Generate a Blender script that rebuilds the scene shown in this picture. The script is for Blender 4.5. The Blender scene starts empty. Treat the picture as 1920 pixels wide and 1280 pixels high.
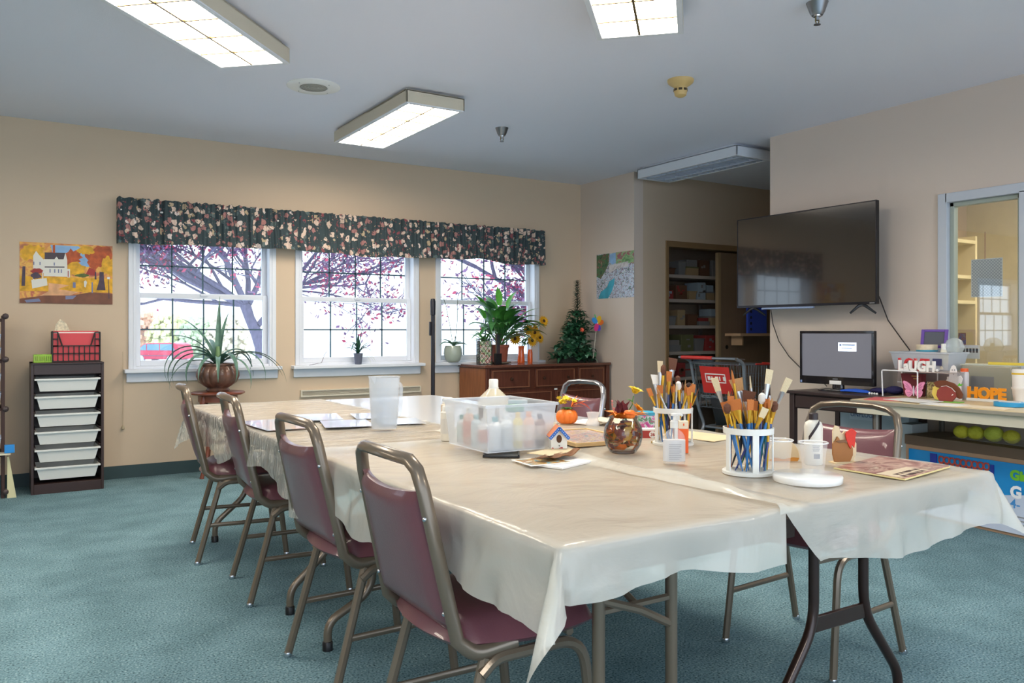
import bpy, bmesh, math, random
from mathutils import Vector, Matrix, noise
PI=math.pi; rad=math.radians
rnd=random.Random(7)
C=bpy.context.scene.collection
sc=bpy.context.scene
# ---------------- camera (level, 1.16 m high) ----------------
FPX=1530.0; YAW=rad(32.3); CH=1.16
cam_d=bpy.data.cameras.new('camera'); cam=bpy.data.objects.new('camera',cam_d); C.objects.link(cam)
cam_d.sensor_width=36; cam_d.sensor_fit='HORIZONTAL'; cam_d.lens=36*FPX/1920
cam_d.shift_y=-19/1920; cam_d.clip_start=.05; cam_d.clip_end=400
cam.location=(0,0,CH); cam.rotation_euler=(PI/2,0,-YAW); sc.camera=cam
# ---------------- world, exposure ----------------
w=bpy.data.worlds.new('sky'); sc.world=w; w.use_nodes=True
bg=w.node_tree.nodes['Background']; bg.inputs[0].default_value=(.72,.85,1,1); bg.inputs[1].default_value=1.25
sc.view_settings.view_transform='Standard'; sc.view_settings.look='None'; sc.view_settings.gamma=1
sc.view_settings.use_curve_mapping=False; sc.view_settings.exposure=1.33
LAMP=12.5     # strength of the lit ceiling diffusers
# ---------------- helpers ----------------
def lin(c):
    if isinstance(c,str):
        c=[int(c[i:i+2],16)/255 for i in (0,2,4)]
    return tuple(((v/12.92) if v<=.04045 else ((v+.055)/1.055)**2.4) for v in c)+(1,)
MATS={}
def M(name,col='808080',rough=.5,metal=0,bump=0,bscale=60,var=0,vscale=8,alpha=1,emit=0,trans=0,coat=0,spec=.5,stretch=None,ior=1.45,emcol=None):
    if name in MATS: return MATS[name]
    m=bpy.data.materials.new(name); m.use_nodes=True; MATS[name]=m
    nt=m.node_tree; b=nt.nodes['Principled BSDF']; I=b.inputs
    c=lin(col); I['Base Color'].default_value=c; I['Roughness'].default_value=rough; I['Metallic'].default_value=metal
    I['Specular IOR Level'].default_value=spec; I['Coat Weight'].default_value=coat; I['IOR'].default_value=ior
    I['Transmission Weight'].default_value=trans; I['Alpha'].default_value=alpha
    if emit:
        I['Emission Color'].default_value=lin(emcol) if emcol else c; I['Emission Strength'].default_value=emit
    if bump or var:
        tc=nt.nodes.new('ShaderNodeTexCoord'); mp=nt.nodes.new('ShaderNodeMapping'); nt.links.new(tc.outputs['Object'],mp.inputs[0])
        if stretch: mp.inputs['Scale'].default_value=stretch
        if bump:
            n=nt.nodes.new('ShaderNodeTexNoise'); n.inputs['Scale'].default_value=bscale; n.inputs['Detail'].default_value=3
            nt.links.new(mp.outputs[0],n.inputs['Vector'])
            bp=nt.nodes.new('ShaderNodeBump'); bp.inputs['Strength'].default_value=bump; bp.inputs['Distance'].default_value=.01
            nt.links.new(n.outputs[0],bp.inputs['Height']); nt.links.new(bp.outputs[0],I['Normal'])
        if var:
            n=nt.nodes.new('ShaderNodeTexNoise'); n.inputs['Scale'].default_value=vscale; n.inputs['Detail'].default_value=4
            nt.links.new(mp.outputs[0],n.inputs['Vector'])
            r=nt.nodes.new('ShaderNodeValToRGB'); e=r.color_ramp.elements
            e[0].position=.3; e[1].position=.7
            e[0].color=tuple(v*(1-var) for v in c[:3])+(1,); e[1].color=tuple(min(1,v*(1+var)) for v in c[:3])+(1,)
            nt.links.new(n.outputs[0],r.inputs[0]); nt.links.new(r.outputs[0],I['Base Color'])
    return m
def ramp(nt,fac,stops,const=False):
    r=nt.nodes.new('ShaderNodeValToRGB'); e=r.color_ramp.elements
    if const: r.color_ramp.interpolation='CONSTANT'
    while len(e)<len(stops): e.new(.5)
    for k,(p,c) in enumerate(stops): e[k].position=p; e[k].color=lin(c)
    nt.links.new(fac,r.inputs[0]); return r.outputs[0]
class MB:
    def __init__(s): s.v=[]; s.f=[]; s.m=[]; s.k=0
    def add(s,vs,fs):
        o=len(s.v); s.v+= [tuple(p) for p in vs]
        s.f+=[tuple(i+o for i in f) for f in fs]; s.m+=[s.k]*len(fs); return s
    def mat(s,k): s.k=k; return s
    def box(s,x0,x1,y0,y1,z0,z1,tf=None):
        vs=[Vector((x,y,z)) for x in (x0,x1) for y in (y0,y1) for z in (z0,z1)]
        if tf: vs=[tf@v for v in vs]
        return s.add(vs,[(0,1,3,2),(4,6,7,5),(0,4,5,1),(2,3,7,6),(0,2,6,4),(1,5,7,3)])
    def cbox(s,c,sz,tf=None): return s.box(c[0]-sz[0]/2,c[0]+sz[0]/2,c[1]-sz[1]/2,c[1]+sz[1]/2,c[2]-sz[2]/2,c[2]+sz[2]/2,tf)
    def tube(s,pts,r,n=8,closed=False,cap=True,flat=None):
        pts=[Vector(p) for p in pts]; N=len(pts); rs=r if isinstance(r,(list,tuple)) else [r]*N
        vs=[]; up=None
        for i,p in enumerate(pts):
            if closed: t=pts[(i+1)%N]-pts[i-1]
            else: t=pts[min(i+1,N-1)]-pts[max(i-1,0)]
            if t.length<1e-9: t=Vector((0,0,1))
            t.normalize()
            if up is None:
                up=Vector((0,0,1)) if abs(t.z)<.9 else Vector((1,0,0))
            a=t.cross(up)
            if a.length<1e-6: a=t.cross(Vector((0,1,0)))
            a.normalize(); b=a.cross(t).normalized(); up=b
            for k in range(n):
                q=2*PI*(k+.5)/n; rr=rs[i]
                if flat: vs.append(p+a*math.cos(q)*rr*flat[0]+b*math.sin(q)*rr*flat[1])
                else: vs.append(p+a*math.cos(q)*rr+b*math.sin(q)*rr)
        fs=[]
        for i in range(N if closed else N-1):
            j=(i+1)%N
            for k in range(n): fs.append((i*n+k,i*n+(k+1)%n,j*n+(k+1)%n,j*n+k))
        if cap and not closed: fs+=[tuple(range(n))[::-1],tuple((N-1)*n+k for k in range(n))]
        return s.add(vs,fs)
    def lathe(s,prof,c=(0,0,0),n=24,sx=1,sy=1,tf=None):
        vs=[];fs=[]; P=len(prof)
        for r,z in prof:
            for k in range(n):
                a=2*PI*k/n; v=Vector((c[0]+r*sx*math.cos(a),c[1]+r*sy*math.sin(a),c[2]+z)); vs.append(tf@v if tf else v)
        for i in range(P-1):
            for k in range(n): fs.append((i*n+k,i*n+(k+1)%n,(i+1)*n+(k+1)%n,(i+1)*n+k))
        if prof[0][0]>1e-6: fs.append(tuple(range(n))[::-1])
        if prof[-1][0]>1e-6: fs.append(tuple((P-1)*n+k for k in range(n)))
        return s.add(vs,fs)
    def ball(s,c,r,n=10,sc=(1,1,1)):
        prof=[(max(1e-5,math.sin(PI*i/n)),-math.cos(PI*i/n)) for i in range(n+1)]
        vs=[];fs=[];q=2*n
        for a,z in prof:
            for k in range(q): vs.append((c[0]+r*sc[0]*a*math.cos(2*PI*k/q),c[1]+r*sc[1]*a*math.sin(2*PI*k/q),c[2]+r*sc[2]*z))
        for i in range(n):
            for k in range(q): fs.append((i*q+k,i*q+(k+1)%q,(i+1)*q+(k+1)%q,(i+1)*q+k))
        return s.add(vs,fs)
    def prism(s,pts,h,tf=None,z0=0):   # outline in xy, extruded along z
        n=len(pts); vs=[Vector((x,y,z0)) for x,y in pts]+[Vector((x,y,z0+h)) for x,y in pts]
        if tf: vs=[tf@v for v in vs]
        return s.add(vs,[tuple(range(n))[::-1],tuple(range(n,2*n))]+[(i,(i+1)%n,n+(i+1)%n,n+i) for i in range(n)])
    def blade(s,p0,az,L,W,el0=1.2,el1=-.6,n=9,fold=.25,shape=None,rollv=0):
        # a leaf strip that leaves p0 at elevation el0 and ends at el1
        p=Vector(p0); vs=[]; fs=[]; side=Vector((-math.sin(az),math.cos(az),0))
        for i in range(n+1):
            t=i/n; el=el0+(el1-el0)*t
            d=Vector((math.cos(az)*math.cos(el),math.sin(az)*math.cos(el),math.sin(el)))
            wd=W*(shape(t) if shape else max(.03,math.sin(PI*min(1,t*.9+.1))**.6*(1-t**3)))
            up=side.cross(d)*-1
            sd=(side*math.cos(rollv)+up*math.sin(rollv))
            vs+= [p-sd*wd/2+up*wd*fold, p.copy(), p+sd*wd/2+up*wd*fold]
            if i<n: p=p+d*(L/n)
        for i in range(n): fs+=[(3*i,3*i+1,3*i+4,3*i+3),(3*i+1,3*i+2,3*i+5,3*i+4)]
        return s.add(vs,fs)
    def mesh(s,name,mats,smooth=40):
        me=bpy.data.meshes.new(name); me.from_pydata([tuple(v) for v in s.v],[],s.f)
        mats=mats if isinstance(mats,(list,tuple)) else [mats]
        for m in mats: me.materials.append(m)
        if len(mats)>1: me.polygons.foreach_set('material_index',s.m)
        if smooth:
            me.polygons.foreach_set('use_smooth',[True]*len(me.polygons)); me.set_sharp_from_angle(angle=rad(smooth))
        me.update(); return me
def tag(o,label=None,cat=None,group=None,kind=None):
    if label: o['label']=label
    if cat: o['category']=cat
    if group: o['group']=group
    if kind: o['kind']=kind
    return o
def obj(name,mb,mats,parent=None,loc=(0,0,0),rz=0,bevel=0,smooth=40,label=None,solid=0):
    me=mb.mesh(name,mats,smooth) if isinstance(mb,MB) else mb
    o=bpy.data.objects.new(name,me); C.objects.link(o); o.location=loc; o.rotation_euler=(0,0,rz)
    if parent: o.parent=parent
    if solid:
        q=o.modifiers.new('thick','SOLIDIFY'); q.thickness=solid; q.offset=0
    if bevel:
        q=o.modifiers.new('bev','BEVEL'); q.width=bevel; q.segments=2; q.limit_method='ANGLE'; q.angle_limit=rad(40)
    if label: o['label']=label
    return o
def thing(name,label,cat,loc=(0,0,0),rz=0,group=None):
    o=bpy.data.objects.new(name,None); C.objects.link(o); o.location=loc; o.rotation_euler=(0,0,rz); o.empty_display_size=.05
    return tag(o,label,cat,group)
def solo(name,mb,mats,label,cat,loc=(0,0,0),rz=0,group=None,bevel=0,smooth=40,solid=0,kind=None):
    return tag(obj(name,mb,mats,None,loc,rz,bevel,smooth,None,solid),label,cat,group,kind)
def struct(name,mb,mats,parent=None,bevel=0,smooth=40):
    o=obj(name,mb,mats,parent,bevel=bevel,smooth=smooth)
    if not parent: o['kind']='structure'
    return o
def dup(root,loc,rz=None,label=None,group=None):
    r=root.copy(); C.objects.link(r); r.location=loc
    if rz is not None: r.rotation_euler=(0,0,rz)
    if label: r['label']=label
    if group: r['group']=group
    for ch in list(root.children):
        c=ch.copy(); C.objects.link(c); c.parent=r
        for g in list(ch.children):
            d=g.copy(); C.objects.link(d); d.parent=c
    return r
def text(name,s,size,mat,parent=None,loc=(0,0,0),rot=(PI/2,0,0),ext=.001,off=0,align='CENTER',sx=1):
    cu=bpy.data.curves.new(name,'FONT'); cu.body=s; cu.size=size; cu.extrude=ext; cu.offset=off; cu.align_x=align; cu.resolution_u=3
    cu.materials.append(mat); o=bpy.data.objects.new(name,cu); C.objects.link(o)
    me=bpy.data.meshes.new_from_object(o); bpy.data.objects.remove(o); bpy.data.curves.remove(cu); o=bpy.data.objects.new(name,me); C.objects.link(o)
    o.location=loc; o.rotation_euler=rot; o.scale=(sx,1,1)
    if parent: o.parent=parent
    return o
def arc(c,r,a0,a1,n,plane='xz'):
    out=[]
    for i in range(n+1):
        a=a0+(a1-a0)*i/n; u=c[0]+r*math.cos(a); v=c[1]+r*math.sin(a)
        out.append((u,v))
    return out
def fillet(pts,r,n=4):
    pts=[Vector(p) for p in pts]; out=[pts[0]]
    for i in range(1,len(pts)-1):
        a,b,c=pts[i-1],pts[i],pts[i+1]; d1=(a-b);d2=(c-b); rr=min(r,d1.length*.49,d2.length*.49)
        p1=b+d1.normalized()*rr; p2=b+d2.normalized()*rr
        for k in range(n+1):
            t=k/n; out.append(p1*(1-t)**2+b*2*t*(1-t)+p2*t*t)
    out.append(pts[-1]); return out
# ---------------- common materials ----------------
wall_m=M('tan_wall_paint','D2BCA2',.75,bump=.05,bscale=180)
wallr_m=M('pale_wall_paint','D9C9BC',.75,bump=.05,bscale=180)
wallo_m=M('closet_wall_paint','CBB7A0',.75,bump=.05,bscale=180)
ceil_m=M('ceiling_paint','E9EAF6',.85,bump=.06,bscale=150)
white_m=M('white_trim_paint','E2E5EC',.4)
plastic_w=M('white_plastic','E9E9E6',.35)
plastic_g=M('dark_grey_plastic','33363A',.4)
black_m=M('black_plastic','17171A',.35)
chrome=M('chrome','C9CCD2',.22,1)
steel=M('brushed_steel','8F9296',.35,1)
brownmetal=M('brown_metal','76695A',.3,.45,coat=.3)
darkmetal=M('dark_brown_metal','35241F',.3,.3,coat=.3)
vinyl=M('burgundy_vinyl','6E444C',.28,bump=.06,bscale=250,coat=.3,var=.05)
darkwood=M('espresso_wood','3A2A28',.35,bump=.05,bscale=40,stretch=(1,1,8))
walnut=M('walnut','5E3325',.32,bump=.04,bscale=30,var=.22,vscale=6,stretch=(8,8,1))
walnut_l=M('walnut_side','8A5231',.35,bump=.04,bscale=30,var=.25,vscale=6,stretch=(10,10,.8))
paper=M('white_paper','F2F0EC',.6)
tanp=M('tan_paper','D9C5A0',.7,var=.06)
green1=M('leaf_green','4A8A3C',.4,var=.3,vscale=20)
green2=M('dark_leaf_green','2F5A44',.35,var=.35,vscale=25)
green3=M('grey_green_leaf','5E8070',.4,var=.25,vscale=15)
terracotta=M('terracotta','B0604A',.6,var=.08)
def clearmat(name,col='FFFFFF',rough=.05,a=.25,tint=None):
    # thin clear plastic or glass: a share lets the light straight through
    m=bpy.data.materials.new(name); m.use_nodes=True; nt=m.node_tree; b=nt.nodes['Principled BSDF']; out=nt.nodes['Material Output']
    b.inputs['Base Color'].default_value=lin(col); b.inputs['Roughness'].default_value=rough
    t=nt.nodes.new('ShaderNodeBsdfTransparent'); t.inputs[0].default_value=lin(tint) if tint else (1,1,1,1)
    mx=nt.nodes.new('ShaderNodeMixShader'); mx.inputs[0].default_value=a
    nt.links.new(t.outputs[0],mx.inputs[1]); nt.links.new(b.outputs[0],mx.inputs[2]); nt.links.new(mx.outputs[0],out.inputs[0])
    return m
def glassmat(name,base=.06,tint='F6FAFA'):
    m=bpy.data.materials.new(name); m.use_nodes=True; nt=m.node_tree; out=nt.nodes['Material Output']
    nt.nodes.remove(nt.nodes['Principled BSDF'])
    g=nt.nodes.new('ShaderNodeBsdfGlossy'); g.inputs['Roughness'].default_value=.02
    t=nt.nodes.new('ShaderNodeBsdfTransparent'); t.inputs[0].default_value=lin(tint)
    f=nt.nodes.new('ShaderNodeLayerWeight'); f.inputs[0].default_value=.25
    mt=nt.nodes.new('ShaderNodeMath'); mt.operation='MULTIPLY_ADD'; mt.inputs[1].default_value=.9; mt.inputs[2].default_value=base
    mt.use_clamp=True
    mx=nt.nodes.new('ShaderNodeMixShader')
    nt.links.new(f.outputs['Fresnel'],mt.inputs[0]); nt.links.new(mt.outputs[0],mx.inputs[0])
    nt.links.new(t.outputs[0],mx.inputs[1]); nt.links.new(g.outputs[0],mx.inputs[2]); nt.links.new(mx.outputs[0],out.inputs[0])
    return m
pane_m=glassmat('window_glass',.03); glass_m=glassmat('clear_glass',.08)
intglass=glassmat('interior_window_glass',.22)
clearp=clearmat('clear_plastic','F4F6FA',.1,.18)
frost=clearmat('frosted_plastic','DCE2EA',.35,.52)
# ---------------- the room ----------------
H=2.75; BY=7.1; RX=5.37; CY=6.22
def wallx(name,y0,y1,x0,x1,ops,mat,z1=H):       # wall running along x; ops=(xa,xb,za,zb)
    mb=MB(); cur=x0
    for xa,xb,za,zb in sorted(ops):
        mb.box(cur,xa,y0,y1,0,z1)
        if za>0: mb.box(xa,xb,y0,y1,0,za)
        mb.box(xa,xb,y0,y1,zb,z1); cur=xb
    mb.box(cur,x1,y0,y1,0,z1); return struct(name,mb,mat,smooth=0)
def wally(name,x0,x1,y0,y1,ops,mat,z1=H):
    mb=MB(); cur=y0
    for ya,yb,za,zb in sorted(ops):
        mb.box(x0,x1,cur,ya,0,z1)
        if za>0: mb.box(x0,x1,ya,yb,0,za)
        mb.box(x0,x1,ya,yb,zb,z1); cur=yb
    mb.box(x0,x1,cur,y1,0,z1); return struct(name,mb,mat,smooth=0)
# carpet
cm=M('teal_carpet','6C9291',.95,spec=.1); nt=cm.node_tree; b=nt.nodes['Principled BSDF']
tc=nt.nodes.new('ShaderNodeTexCoord')
n1=nt.nodes.new('ShaderNodeTexNoise'); n1.inputs['Scale'].default_value=130; n1.inputs['Detail'].default_value=4
n2=nt.nodes.new('ShaderNodeTexNoise'); n2.inputs['Scale'].default_value=4
for n in (n1,n2): nt.links.new(tc.outputs['Object'],n.inputs['Vector'])
c1=ramp(nt,n1.outputs[0],[(.33,'3E565E'),(.43,'6C8C96'),(.60,'84A4AE'),(.72,'B6C8CC')])
c2=ramp(nt,n2.outputs[0],[(.3,'D8DCDC'),(.7,'FFFFFF')])
mx=nt.nodes.new('ShaderNodeMix'); mx.data_type='RGBA'; mx.blend_type='MULTIPLY'; mx.inputs[0].default_value=1
nt.links.new(c1,mx.inputs[6]); nt.links.new(c2,mx.inputs[7]); nt.links.new(mx.outputs[2],b.inputs['Base Color'])
bp=nt.nodes.new('ShaderNodeBump'); bp.inputs['Strength'].default_value=.5; bp.inputs['Distance'].default_value=.004
nt.links.new(n1.outputs[0],bp.inputs['Height']); nt.links.new(bp.outputs[0],b.inputs['Normal'])
struct('floor',MB().box(-4.6,9,-3.6,7.25,-.1,0),cm,smooth=0)
struct('ceiling',MB().box(-4.6,9,-3.6,7.25,H,H+.12),ceil_m,smooth=0)
WIN=[(.92,2.02),(2.26,3.39),(3.64,4.78)]
WZ0,WZ1=.86,1.98
wallx('wall_back',BY,BY+.14,-4.6,RX+.1,[(-3.75,-2.55,WZ0,WZ1)]+[(a,b,WZ0,WZ1) for a,b in WIN],wall_m)
wally('wall_alcove',RX,RX+.12,CY,BY,[],wallr_m)
wallx('wall_closet',CY,CY+.12,RX+.12,9,[(5.81,7.45,0,2.08)],wallo_m)
wally('wall_right',RX,RX+.12,-3.6,4.53,[(2.02,3.06,.80,2.03)],wallr_m)
wallx('wall_alcove_side',4.41,4.53,RX+.12,9,[],wallo_m)
wally('wall_left',-4.72,-4.6,-3.6,7.25,[],wall_m)
wally('wall_alcove_end',8.9,9,4.53,CY,[],wallo_m)
# baseboards
bbm=M('dark_teal_vinyl_base','33474A',.5)
struct('baseboard_back',MB().box(-4.6,RX,BY-.012,BY,0,.1),bbm)
struct('baseboard_alcove',MB().box(RX-.012,RX,CY,BY-.012,0,.1).box(RX-.012,5.81,CY-.012,CY,0,.1),bbm)
struct('baseboard_right',MB().box(RX-.012,RX,-3.6,4.53,0,.1),bbm)
# windows: vinyl double hung units, backlit silhouette tone put into the grille colour
muntin_m=M('silhouette_grille','3C5866',.5)
for k,(a,b) in enumerate([(-3.75,-2.55)]+WIN):
    r=thing('window_%d'%(k+1),None,None); r['kind']='structure'; r.location=(a,BY,WZ0)
    W=b-a; HH=WZ1-WZ0; mid=.59
    fr=MB()                                        # jamb lining and inner casing
    fr.box(0,.022,-.015,.14,0,HH).box(W-.022,W,-.015,.14,0,HH).box(0,W,-.015,.14,HH-.02,HH).box(0,W,0,.14,-.001,.02)
    fr.box(-.035,0,-.02,0,0,HH+.03).box(W,W+.035,-.02,0,0,HH+.03).box(-.035,W+.035,-.02,0,HH,HH+.04)
    obj('window_frame',fr,white_m,r,bevel=.003)
    s=MB(); t=.04                                   # upper sash is set back, the lower one in front
    for (z0,z1,y0) in ((mid-.02,HH-.02,.085),(.02,mid+.02,.05)):
        s2=MB(); s2.box(.022,.022+t,y0,y0+.03,z0,z1).box(W-.022-t,W-.022,y0,y0+.03,z0,z1).box(.022+t,W-.022-t,y0,y0+.03,z0,z0+.045).box(.022+t,W-.022-t,y0,y0+.03,z1-.04,z1)
        ss=obj('window_sash',s2,white_m,r,bevel=.003)
        g=MB(); x0=.022+t; x1=W-.022-t; 
        for q in (1,2,3): g.cbox((x0+(x1-x0)*q/4,y0+.015,(z0+z1)/2),(.012,.006,z1-z0-.08))
        g.cbox(((x0+x1)/2,y0+.015,(z0+z1)/2),(x1-x0,.006,.012))
        obj('muntin',g,muntin_m,ss)
        obj('window_pane',MB().add([(x0,y0+.021,z0+.045),(x1,y0+.021,z0+.045),(x1,y0+.021,z1-.04),(x0,y0+.021,z1-.04)],[(0,1,2,3)]),pane_m,ss,smooth=0)
    obj('lock',MB().box(W/2-.03,W/2+.03,.035,.05,mid+.0,mid+.02),white_m,r,bevel=.004)
    obj('window_sill',MB().box(-.07,W+.07,-.09,.06,-.03,0).box(-.05,W+.05,-.022,0,-.105,-.03),white_m,r,bevel=.005)
# interior window in the right wall, glass looking into the next room
r=thing('window_5',None,None); r['kind']='structure'; r.location=(RX,2.02,.80)
fr=MB(); fw=.05; Wd=1.04; Hd=1.23
for y0,y1,z0,z1 in ((-fw,.012,-fw,Hd+fw),(Wd-.012,Wd+fw,-fw,Hd+fw),(.5,.575,0,Hd)): fr.box(-.018,.04,y0,y1,z0,z1)
fr.box(-.018,.04,0,Wd,Hd-.012,Hd+fw).box(-.018,.04,0,Wd,-fw,.012)
obj('window_frame',fr,M('grey_white_metal_trim','C4CAD4',.4),r,bevel=.003)
fr=MB()
for y0,y1,z0,z1 in ((.012,.04,.012,Hd-.012),(Wd-.04,Wd-.012,.012,Hd-.012),(.575,.6,.012,Hd-.012),(.012,Wd-.012,Hd-.04,Hd-.012),(.012,Wd-.012,.012,.04)): fr.box(.02,.07,y0,y1,z0,z1)
obj('stop',fr,M('sage_metal_stop','A5AEA4',.4),r,bevel=.003)
obj('window_pane',MB().add([(.045,.04,.04),(.045,Wd-.04,.04),(.045,Wd-.04,Hd-.04),(.045,.04,Hd-.04)],[(0,1,2,3)]),intglass,r,smooth=0)
# room behind the interior window
orm=M('beige_room_paint','CFC4A2',.8,var=.05)
def shut(n,mb,m): return struct(n,mb,m,smooth=0)
shut('wall_store_back',MB().box(8.1,8.2,-.5,4.41,0,H),orm)
shut('wall_store_side',MB().box(RX+.12,8.1,-.6,-.5,0,H),orm)
# closet interior
shut('wall_closet_back',MB().box(5.6,7.7,6.98,7.05,0,H).box(5.6,5.66,CY+.12,7.0,0,H).box(7.6,7.7,CY+.12,7.0,0,H),wallo_m)
dj=M('tan_door_trim','8B6F4E',.5)
struct('trim_1',MB().box(5.79,5.83,CY-.012,CY+.13,0,2.03).box(5.79,7.47,CY-.012,CY+.13,2.03,2.09).box(7.43,7.47,CY-.012,CY+.13,0,2.03),dj,bevel=.003)
dm=M('brown_sliding_door','86705C',.5,var=.06,vscale=3,stretch=(8,8,1))
d=thing('door_1',None,None); d['kind']='structure'; d.location=(6.58,CY+.03,0.01)
obj('door_panel',MB().box(.04,.86,0,.035,0,2.0),dm,d,bevel=.003)
obj('door_frame',MB().box(0,.04,-.005,.04,0,2.0),M('light_door_edge','A08A6C',.5),d,bevel=.002)
obj('door_handle',MB().lathe([(.018,0),(.022,.004),(.012,.006),(1e-5,.006)],tf=Matrix.Translation((.13,0,.98))@Matrix.Rotation(PI/2,4,'X')),black_m,d)
# ---------------- ceiling fixtures ----------------
diff_m=M('lit_diffuser','FFF4E2',.4,emit=LAMP,emcol='FFF3E0')
grid_m=M('brass_grid','6B5836',.4,.3)
house_m=M('cream_fixture_housing','CFC6B2',.5)
houseg_m=M('white_fixture_housing','DDE2EA',.45)
def fixture(cx,cy,rz,label,lit=True,L=1.34,W=.43):
    t=thing('ceiling_light',label,'ceiling light',(cx,cy,H),rz,'ceiling lights')
    hm=house_m if lit else houseg_m
    h=MB(); d=.105; e=.028
    h.box(-L/2+.05,L/2-.05,-W/2+.02,W/2-.02,-.03,0)
    for x0,x1,y0,y1 in ((-L/2,L/2,-W/2,-W/2+e*.4),(-L/2,L/2,W/2-e*.4,W/2),(-L/2,-L/2+e*.4,-W/2,W/2),(L/2-e*.4,L/2,-W/2,W/2)): h.box(x0,x1,y0,y1,-d,-.02)
    h.box(-L/2,L/2,-W/2,W/2,-.03,-.02)
    obj('housing',h,hm,t,bevel=.003)
    l=MB()
    for x0,x1,y0,y1 in ((-L/2,L/2,-W/2,-W/2+e),(-L/2,L/2,W/2-e,W/2),(-L/2,-L/2+e,-W/2+e,W/2-e),(L/2-e,L/2,-W/2+e,W/2-e)): l.box(x0,x1,y0,y1,-d-.004,-d+.004)
    obj('door_frame',l,white_m,t,bevel=.002)
    if lit:
        obj('diffuser',MB().box(-L/2+e,L/2-e,-W/2+e,W/2-e,-d+.006,-d+.012),diff_m,t,smooth=0)
        g=MB(); g.box(-L/2+e,L/2-e,-.006,.006,-d-.002,-d+.007)
        for i in range(1,6):
            x=-L/2+L*i/6; g.box(x-.005,x+.005,-W/2+e,W/2-e,-d-.001,-d+.006)
        obj('grid',g,grid_m,t,smooth=0)
    else:
        g=MB()
        for y in (-.1,.1):
            g.box(-L/2+e,L/2-e,y-.012,y+.012,-d-.002,-d+.03)
        for i in range(1,18):
            x=-L/2+L*i/18; g.box(x-.003,x+.003,-W/2+e,W/2-e,-d+.001,-d+.028)
        obj('louver',g,M('pale_louver','C9D2E2',.35),t)
        obj('reflector',MB().box(-L/2+e,L/2-e,-W/2+e,W/2-e,-.045,-.035),houseg_m,t)
    return t
fixture(.76,4.15,rad(46.5),'lit cream box ceiling light set diagonally, partly out of view at upper left')
fixture(2.27,2.66,rad(45),'lit box ceiling light cut by the top edge of the view, nearest the smoke detector')
fixture(2.46,5.5,PI/2,'lit cream box ceiling light fully in view, before the middle window')
fixture(5.475,5.42,PI/2,'unlit white louvered ceiling light over the shopping cart alcove',False,L=1.26,W=.42)
for x,y in ((-1.6,1.6),(-.2,-1.0),(3.6,-.6),(-2.4,4.6)): fixture(x,y,PI/4,'unseen box ceiling light added behind the view for fill light')  # unseen fixtures added as extra fill light
# speaker, sprinklers, smoke detector
t=thing('ceiling_speaker','round white ceiling speaker with a grey mesh centre, between two lights','ceiling speaker',(1.74,5.16,H))
obj('bezel',MB().lathe([(.17,0),(.17,-.006),(.15,-.014),(.09,-.012),(.088,-.004),(.088,0)],n=40),plastic_w,t)
g=MB().lathe([(.088,-.010),(1e-5,-.012)],n=30)
for rr in (.025,.045,.065,.082): g.tube([(rr*math.cos(a*PI/12),rr*math.sin(a*PI/12),-.0125) for a in range(24)],.0025,4,closed=True)
obj('grille',g,M('grey_mesh','A8A59C',.6),t)
for a in range(4): obj('screw',MB().lathe([(.005,0),(.004,-.003),(1e-5,-.003)],(.13*math.cos(a*PI/2+.5),.13*math.sin(a*PI/2+.5),-.012),8),steel,t)
def sprinkler(x,y,label):
    t=thing('sprinkler_head',label,'sprinkler',(x,y,H),0,'ceiling sprinklers')
    obj('escutcheon',MB().lathe([(.052,0),(.05,-.004),(.036,-.045),(.026,-.062),(.022,-.062)],n=24),steel,t)
    obj('nozzle',MB().lathe([(.02,-.06),(.018,-.068),(.01,-.07),(.009,-.085),(1e-5,-.085)],n=14),chrome,t)
    obj('frame_arm',MB().tube([(-.011,0,-.07),(-.013,0,-.09),(-.004,0,-.105)],.0028,6).tube([(.011,0,-.07),(.013,0,-.09),(.004,0,-.105)],.0028,6),M('bronze','8A7A52',.4,.7),t)
    obj('deflector',MB().lathe([(.016,-.104),(.017,-.107),(1e-5,-.108)],n=12),steel,t)
sprinkler(3.345,5.44,'steel sprinkler head hanging from the ceiling near the middle light')
sprinkler(3.36,2.55,'larger looking steel sprinkler head at the top edge of the view')
t=thing('smoke_detector','yellowed beige smoke detector on the ceiling','smoke detector',(3.662,3.796,H))
ym=M('yellowed_plastic','D3B478',.5)
obj('base',MB().lathe([(.083,0),(.083,-.008),(.078,-.02),(.06,-.034),(.042,-.045),(.040,-.05)],n=30),ym,t)
obj('cap',MB().lathe([(.041,-.048),(.042,-.056),(.042,-.074),(.04,-.078),(.036,-.098),(.02,-.108),(1e-5,-.11)],n=24),ym,t)
g=MB()
for a in range(8):
    if a%2==0 or 1: 
        q=a*PI/4; T=Matrix.Rotation(q,4,'Z'); g.cbox((.0425,0,-.065),(.003,.022,.014),T)
obj('vent_slot',g,M('slot_brown','4A3C28',.6),t)
# baseboard heater grille under the middle window
t=thing('wall_vent','long cream baseboard air grille on the wall below the middle window','wall vent',(2.27,BY-.03,.58))
obj('frame',MB().box(0,1.17,0,.03,0,.012).box(0,1.17,0,.03,.05,.06).box(0,.012,0,.03,.012,.05).box(1.158,1.17,0,.03,.012,.05),M('cream_metal','D8CFBC',.5),t)
g=MB()
for i in range(4): g.box(.012,1.158,.006,.028,.014+i*.009,.018+i*.009)
obj('slat',g,M('cream_metal'),t)
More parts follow.
